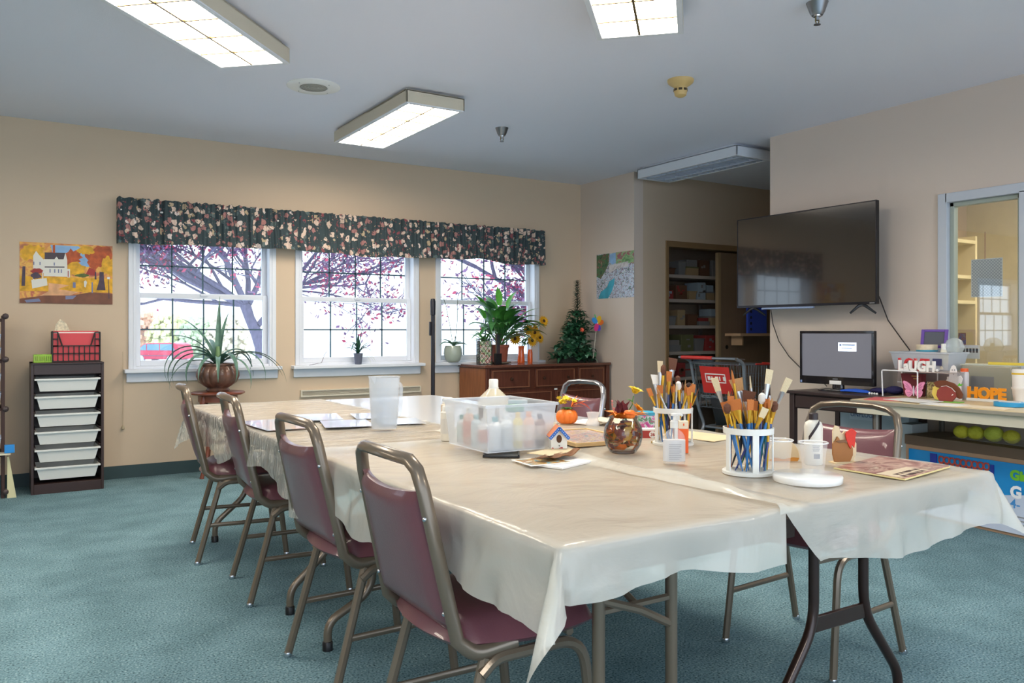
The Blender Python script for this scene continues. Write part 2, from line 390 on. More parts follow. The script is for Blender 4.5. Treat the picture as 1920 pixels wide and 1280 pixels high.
# pull cord on the wall by the drawers
solo('pull_cord',MB().tube([(0,0,1.0),(0.002,0,.7),(0,0,.42)],.0022,5).lathe([(.003,0),(.010,-.012),(.013,-.028),(.009,-.034),(1e-5,-.034)],(0,0,.42),10),M('beige_cord','B8A98C',.6),'thin beige blind cord with a tassel hanging on the wall left of the windows','cord',(.845,BY-.02,0))
# ---------------- outdoors ----------------
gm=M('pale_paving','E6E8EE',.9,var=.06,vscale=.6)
g=MB(); g.add([(-60,7.6,-.3),(90,7.6,-.3),(90,30,-.9),(-60,30,-.9),(140,60,-1.6),(-90,60,-1.6),(260,190,-1.6),(-160,190,-1.6)],[(0,1,2,3),(3,2,4,5),(5,4,6,7)])
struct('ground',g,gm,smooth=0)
bark=M('hazed_violet_bark','6C6880',.9,bump=.4,bscale=12,var=.2,stretch=(3,3,1))  # bluish violet haze is painted into the bark colour
redleaf=M('purple_leaves','7A5A80',.6,var=.4,vscale=3); pinkleaf=M('red_leaves','B84A68',.6,var=.3,vscale=3)
def tree(name,label,base,trunk,limbs,seed,leafn,spread,zmin=1.9):
    R=random.Random(seed); t=thing(name,label,'tree',base)
    tm=MB(); tm.tube([p[0] for p in trunk],[p[1] for p in trunk],10)
    tips=[]
    def grow(mb,p,d,L,r,depth):
        n=5; pts=[p]; q=Vector(p); dd=Vector(d)
        for i in range(n):
            dd=(dd+Vector((R.uniform(-1,1),R.uniform(-1,1),R.uniform(-.5,.5)+(.06 if depth else .0)))*.22).normalized()
            if q.z<zmin and dd.z<0: dd.z=abs(dd.z)
            q=q+dd*(L/n); pts.append(q.copy())
        mb.tube(pts,[r*(1-.55*i/n) for i in range(n+1)],5 if depth<2 else 4,cap=False)
        for i in range(1,n+1): tips.append((pts[i],dd.copy(),depth))
        if depth<4:
            for k in range(4 if depth<2 else 3):
                i=R.randint(1,n); nd=(dd+Vector((R.uniform(-1,1),R.uniform(-1,1),R.uniform(-.6,.8)))*.85).normalized()
                grow(mb,pts[i],nd,L*R.uniform(.5,.75),max(.010,r*.55),depth+1)
    for (p,d,L,r) in limbs:
        lm=MB(); grow(lm,Vector(p),Vector(d).normalized(),L,r,0); obj('branch',lm,bark,t)
    obj('trunk',tm,bark,t)
    lf=MB(); cand=[q for q in tips if q[2]>=2]
    for i in range(leafn):
        p,dd,_=R.choice(cand); c=p+Vector((R.gauss(0,spread),R.gauss(0,spread),R.gauss(0,spread*.8)))
        s=R.uniform(.03,.065); a=Vector((R.uniform(-1,1),R.uniform(-1,1),R.uniform(-1,1))).normalized(); b=a.orthogonal().normalized()
        lf.mat(0 if R.random()<.62 else 1).add([c-a*s,c+b*s*.55,c+a*s,c-b*s*.55],[(0,1,2,3)])
    o=obj('foliage',lf,[redleaf,pinkleaf],t,smooth=0); o['kind']='stuff'
# near tree: outside the first window
D=16.0
def outp(px,py,d):
    a=(px-960)/FPX; fx,fy=math.sin(YAW),math.cos(YAW); return Vector(((fx+a*fy)*d,(fy-a*fx)*d,CH-(py-621)/FPX*d))
bs=outp(497,700,D); bs.z=-.75
P_=lambda px,py: tuple(outp(px,py,D)-bs)
tree('ornamental_tree','leaning purple leaved tree outside the left window',bs,
 [((0,0,0),.2),(P_(494,680),.15),(P_(490,650),.13),(P_(480,622),.115),(P_(468,596),.10),(P_(460,572),.11)],
 [(P_(462,575),(-1.0,.1,.5),2.6,.075),(P_(462,572),(-.45,-.2,.9),2.4,.07),(P_(466,570),(.55,.2,.8),2.4,.065),(P_(484,610),(.8,.1,.75),2.4,.06),(P_(460,572),(-.9,.5,.12),2.6,.05),(P_(468,560),(.9,-.1,.35),2.8,.05),(P_(462,575),(-.9,-.3,.75),2.9,.06),(P_(464,572),(.2,.3,.95),2.6,.06),(P_(462,575),(-1,-.1,.25),3.2,.06),(P_(462,575),(-1,.3,.62),3.4,.06)],11,22000,.22)
bs2=outp(1075,700,15); bs2.z=-.7
tree('ornamental_tree','red leaved tree whose branches reach into the right window',bs2,[((0,0,0),.2),((0,0,1.2),.16),((-.1,0,2.2),.13)],
 [((-.1,0,2.0),(-.9,.1,.35),2.0,.07),((-.1,0,2.2),(-.8,.2,.7),1.9,.06),((0,0,2.2),(.6,.2,.8),2.0,.07),((-.1,0,1.9),(-.8,-.3,.1),1.6,.05)],5,7000,.2)
bs3=outp(560,700,24); bs3.z=-.8
# far autumn shrubs, distance haze painted into their colours
for i,(px,s,col,nm) in enumerate(((262,2.6,'E0B49A','round haze-paled rust bush far across the car park, left of the yellow one'),(318,2.4,'DCDCA8','haze-paled yellow green bush far across the car park'),(372,2.2,'C8D4B4','haze-paled green bush far across the car park, behind the pot plant'),(425,2.3,'E0D4BC','haze-paled sandy bush far across the car park'))):
    p=outp(px,600,85); p.z=-1.6; t=thing('autumn_bush',nm,'bush',p,0,'far bushes across the car park')
    R=random.Random(i); b=MB()
    for k in range(240):
        u=R.uniform(0,2*PI); v=R.uniform(-.2,1.3); rr=s*(.75+.35*R.random()); c=Vector((math.cos(u)*math.cos(v)*rr,math.sin(u)*math.cos(v)*rr*.7,1.0+math.sin(v)*rr*1.35)); b.ball(c,R.uniform(.2,.45),3)
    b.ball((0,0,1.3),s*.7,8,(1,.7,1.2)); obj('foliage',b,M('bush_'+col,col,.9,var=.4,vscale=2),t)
    obj('trunk',MB().tube([(0,0,0),(0,0,1.2)],.15,6),bark,t)
# red van
p=outp(306,640,68); p.z=-1.5
t=thing('van','red minivan parked outside beyond the left window','car',p,-YAW-.3)
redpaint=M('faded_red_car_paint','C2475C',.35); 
prof=[(-2.35,.35),(-2.4,.8),(-2.3,1.0),(-1.95,1.08),(-1.35,1.55),(-1.1,1.68),(1.7,1.72),(2.05,1.6),(2.3,1.05),(2.35,.4)]
T=Matrix.Rotation(PI/2,4,'X')
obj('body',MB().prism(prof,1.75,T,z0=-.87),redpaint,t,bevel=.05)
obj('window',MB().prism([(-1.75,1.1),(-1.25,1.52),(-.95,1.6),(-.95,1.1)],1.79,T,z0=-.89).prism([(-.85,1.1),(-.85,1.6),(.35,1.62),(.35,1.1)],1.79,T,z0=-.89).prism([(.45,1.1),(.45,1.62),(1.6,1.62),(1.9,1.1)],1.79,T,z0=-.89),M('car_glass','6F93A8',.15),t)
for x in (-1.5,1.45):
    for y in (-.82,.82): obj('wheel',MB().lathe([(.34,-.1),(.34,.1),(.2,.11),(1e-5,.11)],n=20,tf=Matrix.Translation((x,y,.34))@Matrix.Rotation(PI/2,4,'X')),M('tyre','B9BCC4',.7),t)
obj('trim_strip',MB().box(-2.38,2.36,-.9,-.88,.62,.70),M('car_trim','8A5F70',.5),t)
# ---------------- folding tables ----------------
top_m=M('tan_laminate','B89A72',.4,var=.05,vscale=3); white_top=M('white_laminate','C9CCD2',.22,coat=.3)
def folding_table(x0,x1,y0,y1,label,topmat,zb=.2):
    t=thing('folding_table',label,'table',((x0+x1)/2,(y0+y1)/2,0),0,'folding tables of the work table')
    w=(x1-x0)/2; l=(y1-y0)/2
    def rr(w,l,r):
        o=[]
        for cx,cy,a in ((w-r,l-r,0),(-w+r,l-r,PI/2),(-w+r,-l+r,PI),(w-r,-l+r,1.5*PI)):
            o+=[(cx+r*math.cos(a+k*PI/12),cy+r*math.sin(a+k*PI/12)) for k in range(7)]
        return o
    obj('tabletop',MB().prism(rr(w,l,.03),.022,z0=.713),topmat,t,bevel=.003)
    obj('edge_band',MB().tube([(a,b,.724) for a,b in rr(w,l,.03)],.011,8,closed=True,flat=(.35,1)),M('band_brown','4A382C',.5),t)
    ap=MB()
    for a,b,c,d in ((-w+.03,w-.03,-l+.035,-l+.05),(-w+.03,w-.03,l-.05,l-.035),(-w+.03,-w+.045,-l+.05,l-.05),(w-.045,w-.03,-l+.05,l-.05)): ap.box(a,b,c,d,.655,.713)
    obj('apron',ap,darkmetal,t)
    for s in (-1,1):
        y=s*(l-.22)
        for q in (-1,1):
            pts=fillet([(q*.115,y,.70),(q*.115,y,zb+.05),(q*.29,y,.10),(q*.29,y,.01)],.07,5)
            lg=obj('leg',MB().tube(pts,.0155,10),darkmetal if zb>.22 else brownmetal,t)
            obj('foot_cap',MB().lathe([(.019,0),(.019,.03),(.016,.034)],(q*.29,y,0),12),black_m,lg)
        if zb<.15: obj('crossbar',MB().tube([(-.115,y,.53),(.0,y-.01,.49),(.115,y,.43)],.011,8),brownmetal,t)
        else: obj('crossbar',MB().box(-.115,.115,y-.006,y+.006,.30,.345),darkmetal if zb>.22 else brownmetal,t,bevel=.002)
        obj('brace',MB().tube([(-.0,y,.5),(0,y-s*.12,.55),(0,y-s*.42,.69)],.009,6).tube([(-.115,y,.5),(.115,y,.5)],.009,6),brownmetal,t)
    return t
TL=(.93,1.69); TR=(1.71,2.47); N0,N1=1.29,3.09; F0,F1=3.10,4.90
folding_table(*TL,N0,N1,'cloth covered folding table at the near left, behind the closest chair',top_m,.14)
folding_table(*TR,N0,N1,'cloth covered folding table with dark splayed legs at the near right',top_m,.27)
folding_table(*TL,F0,F1,'cloth covered folding table at the far left under the laminated sheets',top_m,.2)
folding_table(*TR,F0,F1,'bare white topped folding table at the far right of the work table',white_top,.2)
# ---------------- plastic table cloths ----------------
def clothmat(name,crinkle,sc=(1,1,1),dist=.035):
    m=bpy.data.materials.new(name); m.use_nodes=True; nt=m.node_tree; b=nt.nodes['Principled BSDF']; out=nt.nodes['Material Output']
    b.inputs['Base Color'].default_value=lin('F4F1E6'); b.inputs['Roughness'].default_value=.2
    b.inputs['Specular IOR Level'].default_value=.6
    tr=nt.nodes.new('ShaderNodeBsdfTranslucent'); tr.inputs[0].default_value=lin('E6E6E0')
    t=nt.nodes.new('ShaderNodeBsdfTransparent'); m1=nt.nodes.new('ShaderNodeMixShader'); m1.inputs[0].default_value=.25
    m2=nt.nodes.new('ShaderNodeMixShader'); m2.inputs[0].default_value=.62
    nt.links.new(b.outputs[0],m1.inputs[1]); nt.links.new(tr.outputs[0],m1.inputs[2])
    nt.links.new(t.outputs[0],m2.inputs[1]); nt.links.new(m1.outputs[0],m2.inputs[2]); nt.links.new(m2.outputs[0],out.inputs[0])
    tc=nt.nodes.new('ShaderNodeTexCoord'); mp=nt.nodes.new('ShaderNodeMapping'); mp.inputs['Scale'].default_value=sc
    n=nt.nodes.new('ShaderNodeTexNoise'); n.inputs['Scale'].default_value=3; n.inputs['Detail'].default_value=5; n.inputs['Distortion'].default_value=1.2
    nt.links.new(tc.outputs['Object'],mp.inputs[0]); nt.links.new(mp.outputs[0],n.inputs['Vector'])
    bp=nt.nodes.new('ShaderNodeBump'); bp.inputs['Strength'].default_value=crinkle; bp.inputs['Distance'].default_value=dist
    nt.links.new(n.outputs[0],bp.inputs['Height'])
    for nd in (b,tr): nt.links.new(bp.outputs[0],nd.inputs['Normal'])
    return m
def cloth(name,x0,x1,y0,y1,z,Lx0,Lx1,Ly0,Ly1,mat,label,amp=.004,seed=0,rfun=None,aniso=(2,9),outc=.24,step=.02):
    # the flat part covers x0..x1,y0..y1; Lx0.. are overhang lengths (functions or 0) that turn down over the table edge
    nx=int((x1-x0)/step); ny=int((y1-y0)/step); nh=12
    def axis(a,b,n,la,lb):
        o=[]
        if la: o+=[(a,-(nh-i)/nh) for i in range(nh)]
        o+=[(a+(b-a)*i/n,0) for i in range(n+1)]
        if lb: o+=[(b,(i+1)/nh) for i in range(nh)]
        return o
    ax=axis(x0,x1,nx,Lx0,Lx1); ay=axis(y0,y1,ny,Ly0,Ly1)
    vs=[]; r=.014; off=Vector((seed*7.3,seed*3.1,0))
    for (x,fx) in ax:
        for (y,fy) in ay:
            lx=(Lx0(y) if fx<0 else Lx1(y)) if fx else 0; ly=(Ly0(x) if fy<0 else Ly1(x)) if fy else 0
            dx=fx*lx; dy=fy*ly; L=math.hypot(dx,dy)
            wz=(noise.noise(Vector((x*aniso[0],y*aniso[1],0))+off)+.6*noise.noise(Vector((x*aniso[0]*2.3,y*aniso[1]*2.6,4))+off))*amp
            if L<1e-6:
                p=[x,y,z+wz+(rfun(x,y) if rfun else 0)]
            else:
                ux,uy=dx/L,dy/L; th=abs(ux*uy)*2     # 1 on the corner diagonal
                if L<r*1.57: a=L/r; o=r*math.sin(a); dn=r*(1-math.cos(a))
                else: o=r+(L-r*1.57)*.07; dn=r+(L-r*1.57)*.99
                s=x*abs(uy)+y*abs(ux)
                wv=math.sin(s*11+seed*2)*.007+math.sin(s*27+seed)*.0035+noise.noise(Vector((s*6,dn*5,seed)))*.012
                wv+=.5*noise.noise(Vector((s*3,seed,0)))*.02+.012*noise.noise(Vector((s*14,dn*9,seed+3)))+.006*noise.noise(Vector((s*34,dn*16,seed+5)))
                o+=wv*min(1,dn/.1)*(1-.6*th)+outc*th*th*max(0,dn-.02)
                p=[x+ux*o,y+uy*o,z-dn+wz*max(0,1-dn*20)+(rfun(x,y)*max(0,1-dn*4) if rfun else 0)]
            vs.append(p)
    ny_=len(ay); fs=[]
    for i in range(len(ax)-1):
        for j in range(ny_-1): fs.append((i*ny_+j,(i+1)*ny_+j,(i+1)*ny_+j+1,i*ny_+j+1))
    mb=MB().add(vs,fs); return solo(name,mb,mat,label,'tablecloth',smooth=180,group='white plastic table cloths')
cl1=clothmat('plastic_sheet_crinkled',1.0,(1.5,8,3),.09); cl2=clothmat('plastic_sheet_smooth',.22,(1.1,1.3,1.6),.05)
k=.006
nn=noise.noise
cloth('tablecloth',TL[0]-k,1.70,2.72,4.9+k,.7415,lambda y:.17+.03*math.sin(y*5)+.018*math.sin(y*13)+(.06 if y<2.95 else 0)+(.05 if y>4.7 else 0),0,0,lambda x:.15,cl1,'crinkled thin white plastic cloth over the far left table, by the second chair',amp=.006,seed=1,aniso=(1.5,13),step=.013)
cloth('tablecloth',TL[0]-k-.004,1.62,N0-k,2.80,.7475,lambda y:.185+.02*math.sin(y*6+1)+.012*math.sin(y*17),0,lambda x:(.115+.03*max(0,(x-1.1))+.010*math.sin(x*14)) if x<1.545 else .02,0,cl2,'smooth white plastic cloth on the near left table, its corner hanging low',amp=.0035,seed=2,aniso=(3,4),outc=.75)
def ridge(x,y):
    c=1.58+.018*math.sin(y*4)+.02*(y-2); return (.020+.008*math.sin(y*9))*math.exp(-((x-c)/.018)**2)+.0015
cloth('tablecloth',1.54,TR[1]+k,N0-k,3.04,.7475,0,lambda y:.14+.02*math.sin(y*7),lambda x:.035+.135*min(1,max(0,(x-1.56)/.12))+.018*math.sin(x*9+2),0,cl2,'smooth white plastic cloth on the near right table under the brush holders',amp=.004,seed=3,rfun=ridge,aniso=(3,4),outc=.5)
# ---------------- banquet chairs ----------------
def make_chair(frame,name='banquet_chair'):
    t=thing(name,None,'chair',(0,0,0))
    hw=.205
    # back frame: one bent tube, from the seat side up, over the top and down
    def side(q): return [(-.02,q*hw,.425),(-.13,q*hw,.415),(-.175,q*(hw-.002),.455),(-.212,q*(hw-.010),.62),(-.252,q*(hw-.018),.80),(-.262,q*(hw-.032),.848),(-.268,q*(hw-.065),.868)]
    a=side(1); b=side(-1)[::-1]
    pts=fillet([a[0],a[1],a[2]],.05,4)+[Vector(p) for p in a[3:]]+[Vector((-.292,.07,.876)),Vector((-.292,-.07,.876))]+[Vector(p) for p in b[:4]]+fillet([b[4],b[5],b[6]],.05,4)
    obj('back_frame',MB().tube(pts,.0142,10,flat=(.9,1.25)),frame,t)
    # seat frame
    for x_ in (-.12,.14): obj('seat_frame',MB().tube([(x_,-hw+.005,.417),(x_,hw-.005,.417)],.011,8),frame,t)
    for q in (-1,1):
        # rear leg: straight and raked; front leg: from the arch under the seat
        lg=obj('leg',MB().tube([(-.215,q*.222,.012),(-.105,q*hw,.405)],.0125,8,flat=(1,1.15)),frame,t)
        obj('glide',MB().lathe([(.014,0),(.016,.006),(.013,.018)],(-.217,q*.222,0),12),chrome,lg)
        pts=fillet([(-.12,q*(hw+.012),.37),(-.08,q*(hw+.01),.402),(.17,q*(hw+.006),.402),(.215,q*.222,.012)],.075,6)
        lg=obj('leg',MB().tube(pts,.0125,8,flat=(1,1.15)),frame,t)
        obj('glide',MB().lathe([(.014,0),(.016,.006),(.013,.018)],(.215,q*.222,0),12),chrome,lg)
        obj('stretcher',MB().tube([(-.165,q*.216,.19),(.197,q*.216,.19)],.009,8,flat=(.8,1.2)),frame,t)
    # seat pad
    me=bmesh.new(); n=10; vs=[]; 
    def sq(u,v):   # rounded square disc
        return u*math.sqrt(1-v*v*.28),v*math.sqrt(1-u*u*.28)
    mb=MB(); G=14; top=[];bot=[]
    for i in range(G+1):
        for j in range(G+1):
            u=-1+2*i/G; v=-1+2*j/G; x,y=sq(u,v); ed=max(abs(u),abs(v)); e=1-ed**5
            taper=1-.06*(x<0)*abs(x)
            top.append((.03+x*.225,y*.228*taper,.437+.056*e**.6+.010*(1-u*u)*(1-v*v)))
            bot.append((.03+x*.212,y*.215*taper,.424-.012*e))
    N_=G+1; fs=[]
    for i in range(G):
        for j in range(G):
            fs.append((i*N_+j,(i+1)*N_+j,(i+1)*N_+j+1,i*N_+j+1))
    mb.add(top,fs); mb.add(bot,[f[::-1] for f in fs])
    K=N_*N_; rim=[i*N_ for i in range(N_)]+[G*N_+j for j in range(1,N_)]+[i*N_+G for i in range(G-1,-1,-1)]+[j for j in range(G-1,0,-1)]
    mb.f+=[(rim[i],rim[(i+1)%len(rim)],K+rim[(i+1)%len(rim)],K+rim[i])[::-1] for i in range(len(rim))]; mb.m+=[0]*len(rim)
    me.free(); obj('seat',mb,vinyl,t,smooth=60)
    # back pad: follows the raked frame, top edge dips in the middle
    mb=MB(); G1,G2=14,12; fr_=[];bk=[]
    for i in range(G1+1):
        v=i/G1; 
        for j in range(G2+1):
            u=-1+2*j/G2; z=.475+v*(.325-.014*(1-u*u)*v**3) ; xb=-.176-(z-.455)*.222
            w=hw-.004-.022*v; ed=max(abs(u),abs(2*v-1)); e=(1-ed**6)**.6
            cur=-.022*(1-u*u)*(v)
            fr_.append((xb+cur+.012+.012*e,u*w*.985,z)); bk.append((xb+cur-.006-.018*e,u*w*.985,z))
    N_=G2+1; fs=[(i*N_+j,i*N_+j+1,(i+1)*N_+j+1,(i+1)*N_+j) for i in range(G1) for j in range(G2)]
    mb.add(fr_,fs); mb.add(bk,[f[::-1] for f in fs]); K=(G1+1)*N_
    rim=[j for j in range(N_)]+[i*N_+G2 for i in range(1,G1+1)]+[G1*N_+j for j in range(G2-1,-1,-1)]+[i*N_ for i in range(G1-1,0,-1)]
    mb.f+=[(rim[i],rim[(i+1)%len(rim)],K+rim[(i+1)%len(rim)],K+rim[i])[::-1] for i in range(len(rim))]; mb.m+=[0]*len(rim)
    obj('backrest',mb,vinyl,t,smooth=60)
    for q in (-1,1):
        for z in (.52,.74): obj('screw',MB().ball((-.176-(z-.455)*.222-.014,q*(hw-.010),z),.006,5),chrome,t)
    return t
ch=make_chair(brownmetal)
ch.location=(1.09,4.45,0); ch.rotation_euler=(0,0,rad(-8)); tag(ch,'burgundy banquet chair nearest the plant stand, its back to the windows side','chair','burgundy chairs around the work table')
ch['label']='burgundy banquet chair farthest down the left side, nearest the plant stand'
for (x,y,rz,l) in ((1.135,3.70,rad(-4.3),'burgundy banquet chair second from the windows on the left side of the table'),(1.10,2.67,.02,'burgundy banquet chair on the left side beside the crinkled cloth, second closest'),(1.066,1.835,-.02,'closest burgundy banquet chair, cloth corner hanging over its seat'),(2.53,1.94,PI+.06,'burgundy banquet chair on the right side behind the white bottle and turkey')):
    dup(ch,(x,y,0),rz,l)
c2=make_chair(M('bright_chair_frame','A9A6A8',.22,.85)); c2.location=(2.53,3.66,0); c2.rotation_euler=(0,0,PI)
tag(c2,'burgundy banquet chair with a shiny pale frame at the bare white table','chair','burgundy chairs around the work table')
# ---------------- things on the work table ----------------
TZ=.7495                     # top of the cloth
# laminated sheets on the far left cloth
lamw=M('laminated_white','DDE6F6',.12,coat=.6); lamc=M('laminated_edge','8E98A8',.3)
def pict_mat(name,stops,scale=6,rough=.35,stretch=(1,1,1),dist=1.5,coat=0,detail=5):
    m=bpy.data.materials.new(name); m.use_nodes=True; nt=m.node_tree; b=nt.nodes['Principled BSDF']; b.inputs['Roughness'].default_value=rough; b.inputs['Coat Weight'].default_value=coat
    tc=nt.nodes.new('ShaderNodeTexCoord'); mp=nt.nodes.new('ShaderNodeMapping'); mp.inputs['Scale'].default_value=stretch
    n=nt.nodes.new('ShaderNodeTexNoise'); n.inputs['Scale'].default_value=scale; n.inputs['Detail'].default_value=detail; n.inputs['Distortion'].default_value=dist
    nt.links.new(tc.outputs['Object'],mp.inputs[0]); nt.links.new(mp.outputs[0],n.inputs['Vector'])
    nt.links.new(ramp(nt,n.outputs[0],stops),b.inputs['Base Color']); return m
lampic=pict_mat('laminated_picture',[(.3,'6E86A8'),(.42,'C9D3DE'),(.5,'D9A58E'),(.58,'8FA3B8'),(.7,'E6E2DC')],9,.12,coat=.6)
def sheet(x,y,w,l,rz,label,mat,z=TZ,name='laminated_sheet',cat='sheet',group=None,th=.0012,pic=None):
    mb=MB().box(-w/2,w/2,-l/2,l/2,0,th)
    mats=[mat]
    if pic: mats.append(pic); mb.mat(1).box(-w/2+.008,w/2-.008,-l/2+.008,l/2-.008,th,th+.0004)
    return solo(name,mb,mats,label,cat,(x,y,z),rz,group,smooth=0)
G_='laminated sheets on the far left cloth'
sheet(1.03,3.60,.19,.42,.05,'shiny picture placemat overhanging the left edge of the crinkled cloth',lampic,group=G_)
sheet(1.32,3.47,.21,.28,-.25,'shiny white laminated sheet, its corner closest to the second chair back',lamw,group=G_)
sheet(1.30,3.80,.21,.30,-.25,'shiny white laminated sheet with a reddish picture edge, behind the others',lamw,group=G_)
sheet(1.56,3.42,.19,.24,-.25,'shiny white laminated sheet right beside the water pitcher',lamw,group=G_)
sheet(1.55,3.72,.19,.26,-.25,'shiny white laminated sheet lying behind the water pitcher',lamw,group=G_)
# water pitcher
t=thing('water_pitcher','clear plastic pitcher half full of water on the crinkled cloth','pitcher',(1.385,3.20,TZ+.002),rad(-160))
pl=clearmat('pitcher_plastic','DDE6F0',.15,.36)
obj('jug_body',MB().lathe([(.050,.003),(.053,.0),(.056,.012),(.0605,.10),(.066,.215),(.069,.218),(.064,.215),(.058,.10),(.053,.014),(1e-5,.008)],n=36),pl,t)
wm=clearmat('water','C4D0DC',.05,.25); obj('water',MB().lathe([(.0525,.012),(.0585,.117),(1e-5,.117)],n=32),wm,t)
obj('spout',MB().add([(.058,-.022,.215),(.085,-.006,.225),(.085,.006,.225),(.058,.022,.215),(.060,-.012,.18),(.060,.012,.18)],[(0,1,4),(1,2,5,4),(2,3,5)]),pl,t)
obj('handle',MB().tube(fillet([(-.058,0,.185),(-.10,0,.18),(-.092,0,.05),(-.054,0,.045)],.025,5),.0075,8,flat=(.8,1.4)),pl,t)
# frosted bin with craft bottles
t=thing('storage_bin','open frosted plastic bin full of craft bottles on the near left table','bin',(1.485,2.435,TZ+.012),rad(-2))
def shell(w,l,h,th=.003,fl=.014,rim=.006):
    mb=MB()
    def ring(e,z): return [(-w/2-e,-l/2-e,z),(w/2+e,-l/2-e,z),(w/2+e,l/2+e,z),(-w/2-e,l/2+e,z)]
    R=[ring(0,0),ring(fl,h),ring(fl+rim,h),ring(fl+rim,h-.01)]
    vs=[p for q in R for p in q]; fs=[(0,1,2,3)]
    for i in range(3):
        for k in range(4): fs.append((i*4+k,i*4+(k+1)%4,(i+1)*4+(k+1)%4,(i+1)*4+k))
    return mb.add(vs,fs)
obj('bin_body',shell(.245,.29,.158),frost,t,bevel=.012)
def bottle(name,label,cat,loc,r,h,col,cap='E8E8E4',group=None,rz=0,capr=.5,shoulder=.12,band=None,mat=None,caph=.14):
    t=thing(name,label,cat,loc,rz,group); hb=h*(1-caph)
    obj('bottle_body',MB().lathe([(r*.9,0),(r,.004),(r,hb*(1-shoulder)),(r*capr*1.05,hb*.985),(r*capr*.9,hb)],n=20),mat or M('bottle_'+col,col,.4),t)
    obj('cap',MB().lathe([(r*capr,hb-.001),(r*capr,h-.002),(r*capr*.92,h),(1e-5,h)],n=16),M('cap_'+cap,cap,.45),t)
    if band: obj('label_band',MB().lathe([(r*1.012,hb*.25),(r*1.012,hb*.75)],n=20),M('band_'+band,band,.5),t)
    return t
GB='bottles inside the frosted bin'
for x,y,r,h,c,cp,b,l in ((1.40,2.32,.020,.11,'EFEFEA','2E8C86','D8DAD6','white squeeze bottle with teal cap at the near corner inside the frosted bin'),
 (1.446,2.32,.020,.115,'EEF0EC','E6E6E2','C8CCC8','white squeeze bottle with white cap second along the near side of the bin'),
 (1.49,2.32,.016,.12,'EBD35A','E3B92C','F0E6C0','yellow tube standing at the middle of the near side of the bin'),
 (1.534,2.32,.018,.12,'EBB58C','E88F3C','F0DCC8','orange capped peach tube at the near side of the bin'),
 (1.580,2.32,.018,.11,'8A6A44','3A3430','D8D0C0','brown bottle with dark cap at the near right inside the bin'),
 (1.385,2.37,.018,.10,'E6E8EE','DADDE4','D6A0A0','pale bottle with pink label along the left side of the bin'),
 (1.385,2.42,.018,.11,'CFE0E8','7FB4C0','D2E2E8','pale blue bottle along the left side of the bin'),
 (1.385,2.47,.020,.13,'E2B8A8','F0F0EC','E48C78','tall salmon bottle along the left side of the bin'),
 (1.385,2.52,.018,.10,'DDE6EA','3C9A98','CFE6E0','pale bottle with teal top in the far left corner of the bin')):
    bottle('craft_bottle',l,'bottle',(x,y,TZ+.017),r,h,c,cp,GB,band=b)
solo('jar_lid',MB().lathe([(.032,0),(.034,.012),(.030,.022),(1e-5,.022)],n=24),M('green_lid','4E8F5E',.4),'green round jar lid sticking up inside the frosted bin','jar lid',(1.56,2.45,TZ+.128))
solo('paint_jar',MB().lathe([(.031,0),(.031,.108),(1e-5,.108)],n=20),M('jar_white','E4E8E6',.3),'clear jar under the green lid inside the frosted bin','jar',(1.56,2.45,TZ+.017))
solo('index_card_box',MB().box(-.035,.035,-.01,.01,0,.145),M('pale_card','D5DCE2',.4),'pale card standing at the back of the frosted bin behind the green lid','card box',(1.60,2.49,TZ+.017),rad(-40))
for x,y,c,l in ((1.45,2.50,'4A3C44','dark marker cap end poking up inside the frosted bin'),(1.50,2.47,'B8A890','beige tool end poking up inside the frosted bin')): solo('marker',MB().tube([(0,0,0),(0,0,.128)],.008,10),M('mk_'+c,c,.5),l,'marker',(x,y,TZ+.017))
t=thing('binder_clip_tray','flat black tray sticking out from under the frosted bin','tray',(1.40,2.28,TZ+.001),rad(-33))
obj('tray_plate',MB().box(-.06,.06,-.03,.10,0,.006).box(-.06,-.054,-.03,.1,.006,.009).box(.054,.06,-.03,.1,.006,.009),black_m,t,bevel=.002)
for i,(x,y,h,l) in enumerate(((1.435,2.725,.13,'white round bottle standing against the left side of the frosted bin'),(1.475,2.80,.155,'taller cream bottle just behind the white one left of the bin'))):
    bottle('glue_bottle',l,'bottle',(x,y,TZ),.026,h,'E9E4D8' if i==0 else 'E0CDB8','EFEDE6',capr=.75,band='DCD8D0' if i==0 else None,shoulder=.05)
t=thing('glue_jug','large clear jug with a white cap and sloped shoulders behind the frosted bin','jug',(1.755,2.92,TZ),0)
obj('jug_body',MB().lathe([(.062,0),(.066,.01),(.066,.115),(.060,.135),(.022,.172),(.018,.176)],n=28),clearmat('jug_plastic','EFE8D2',.15,.55),t)
obj('cap',MB().lathe([(.0195,.172),(.0195,.208),(.017,.211),(1e-5,.211)],n=20),M('cap_E8E8E4','E8E8E4',.45),t)
obj('cap_ring',MB().lathe([(.021,.170),(.021,.178)],n=20),plastic_w,t)
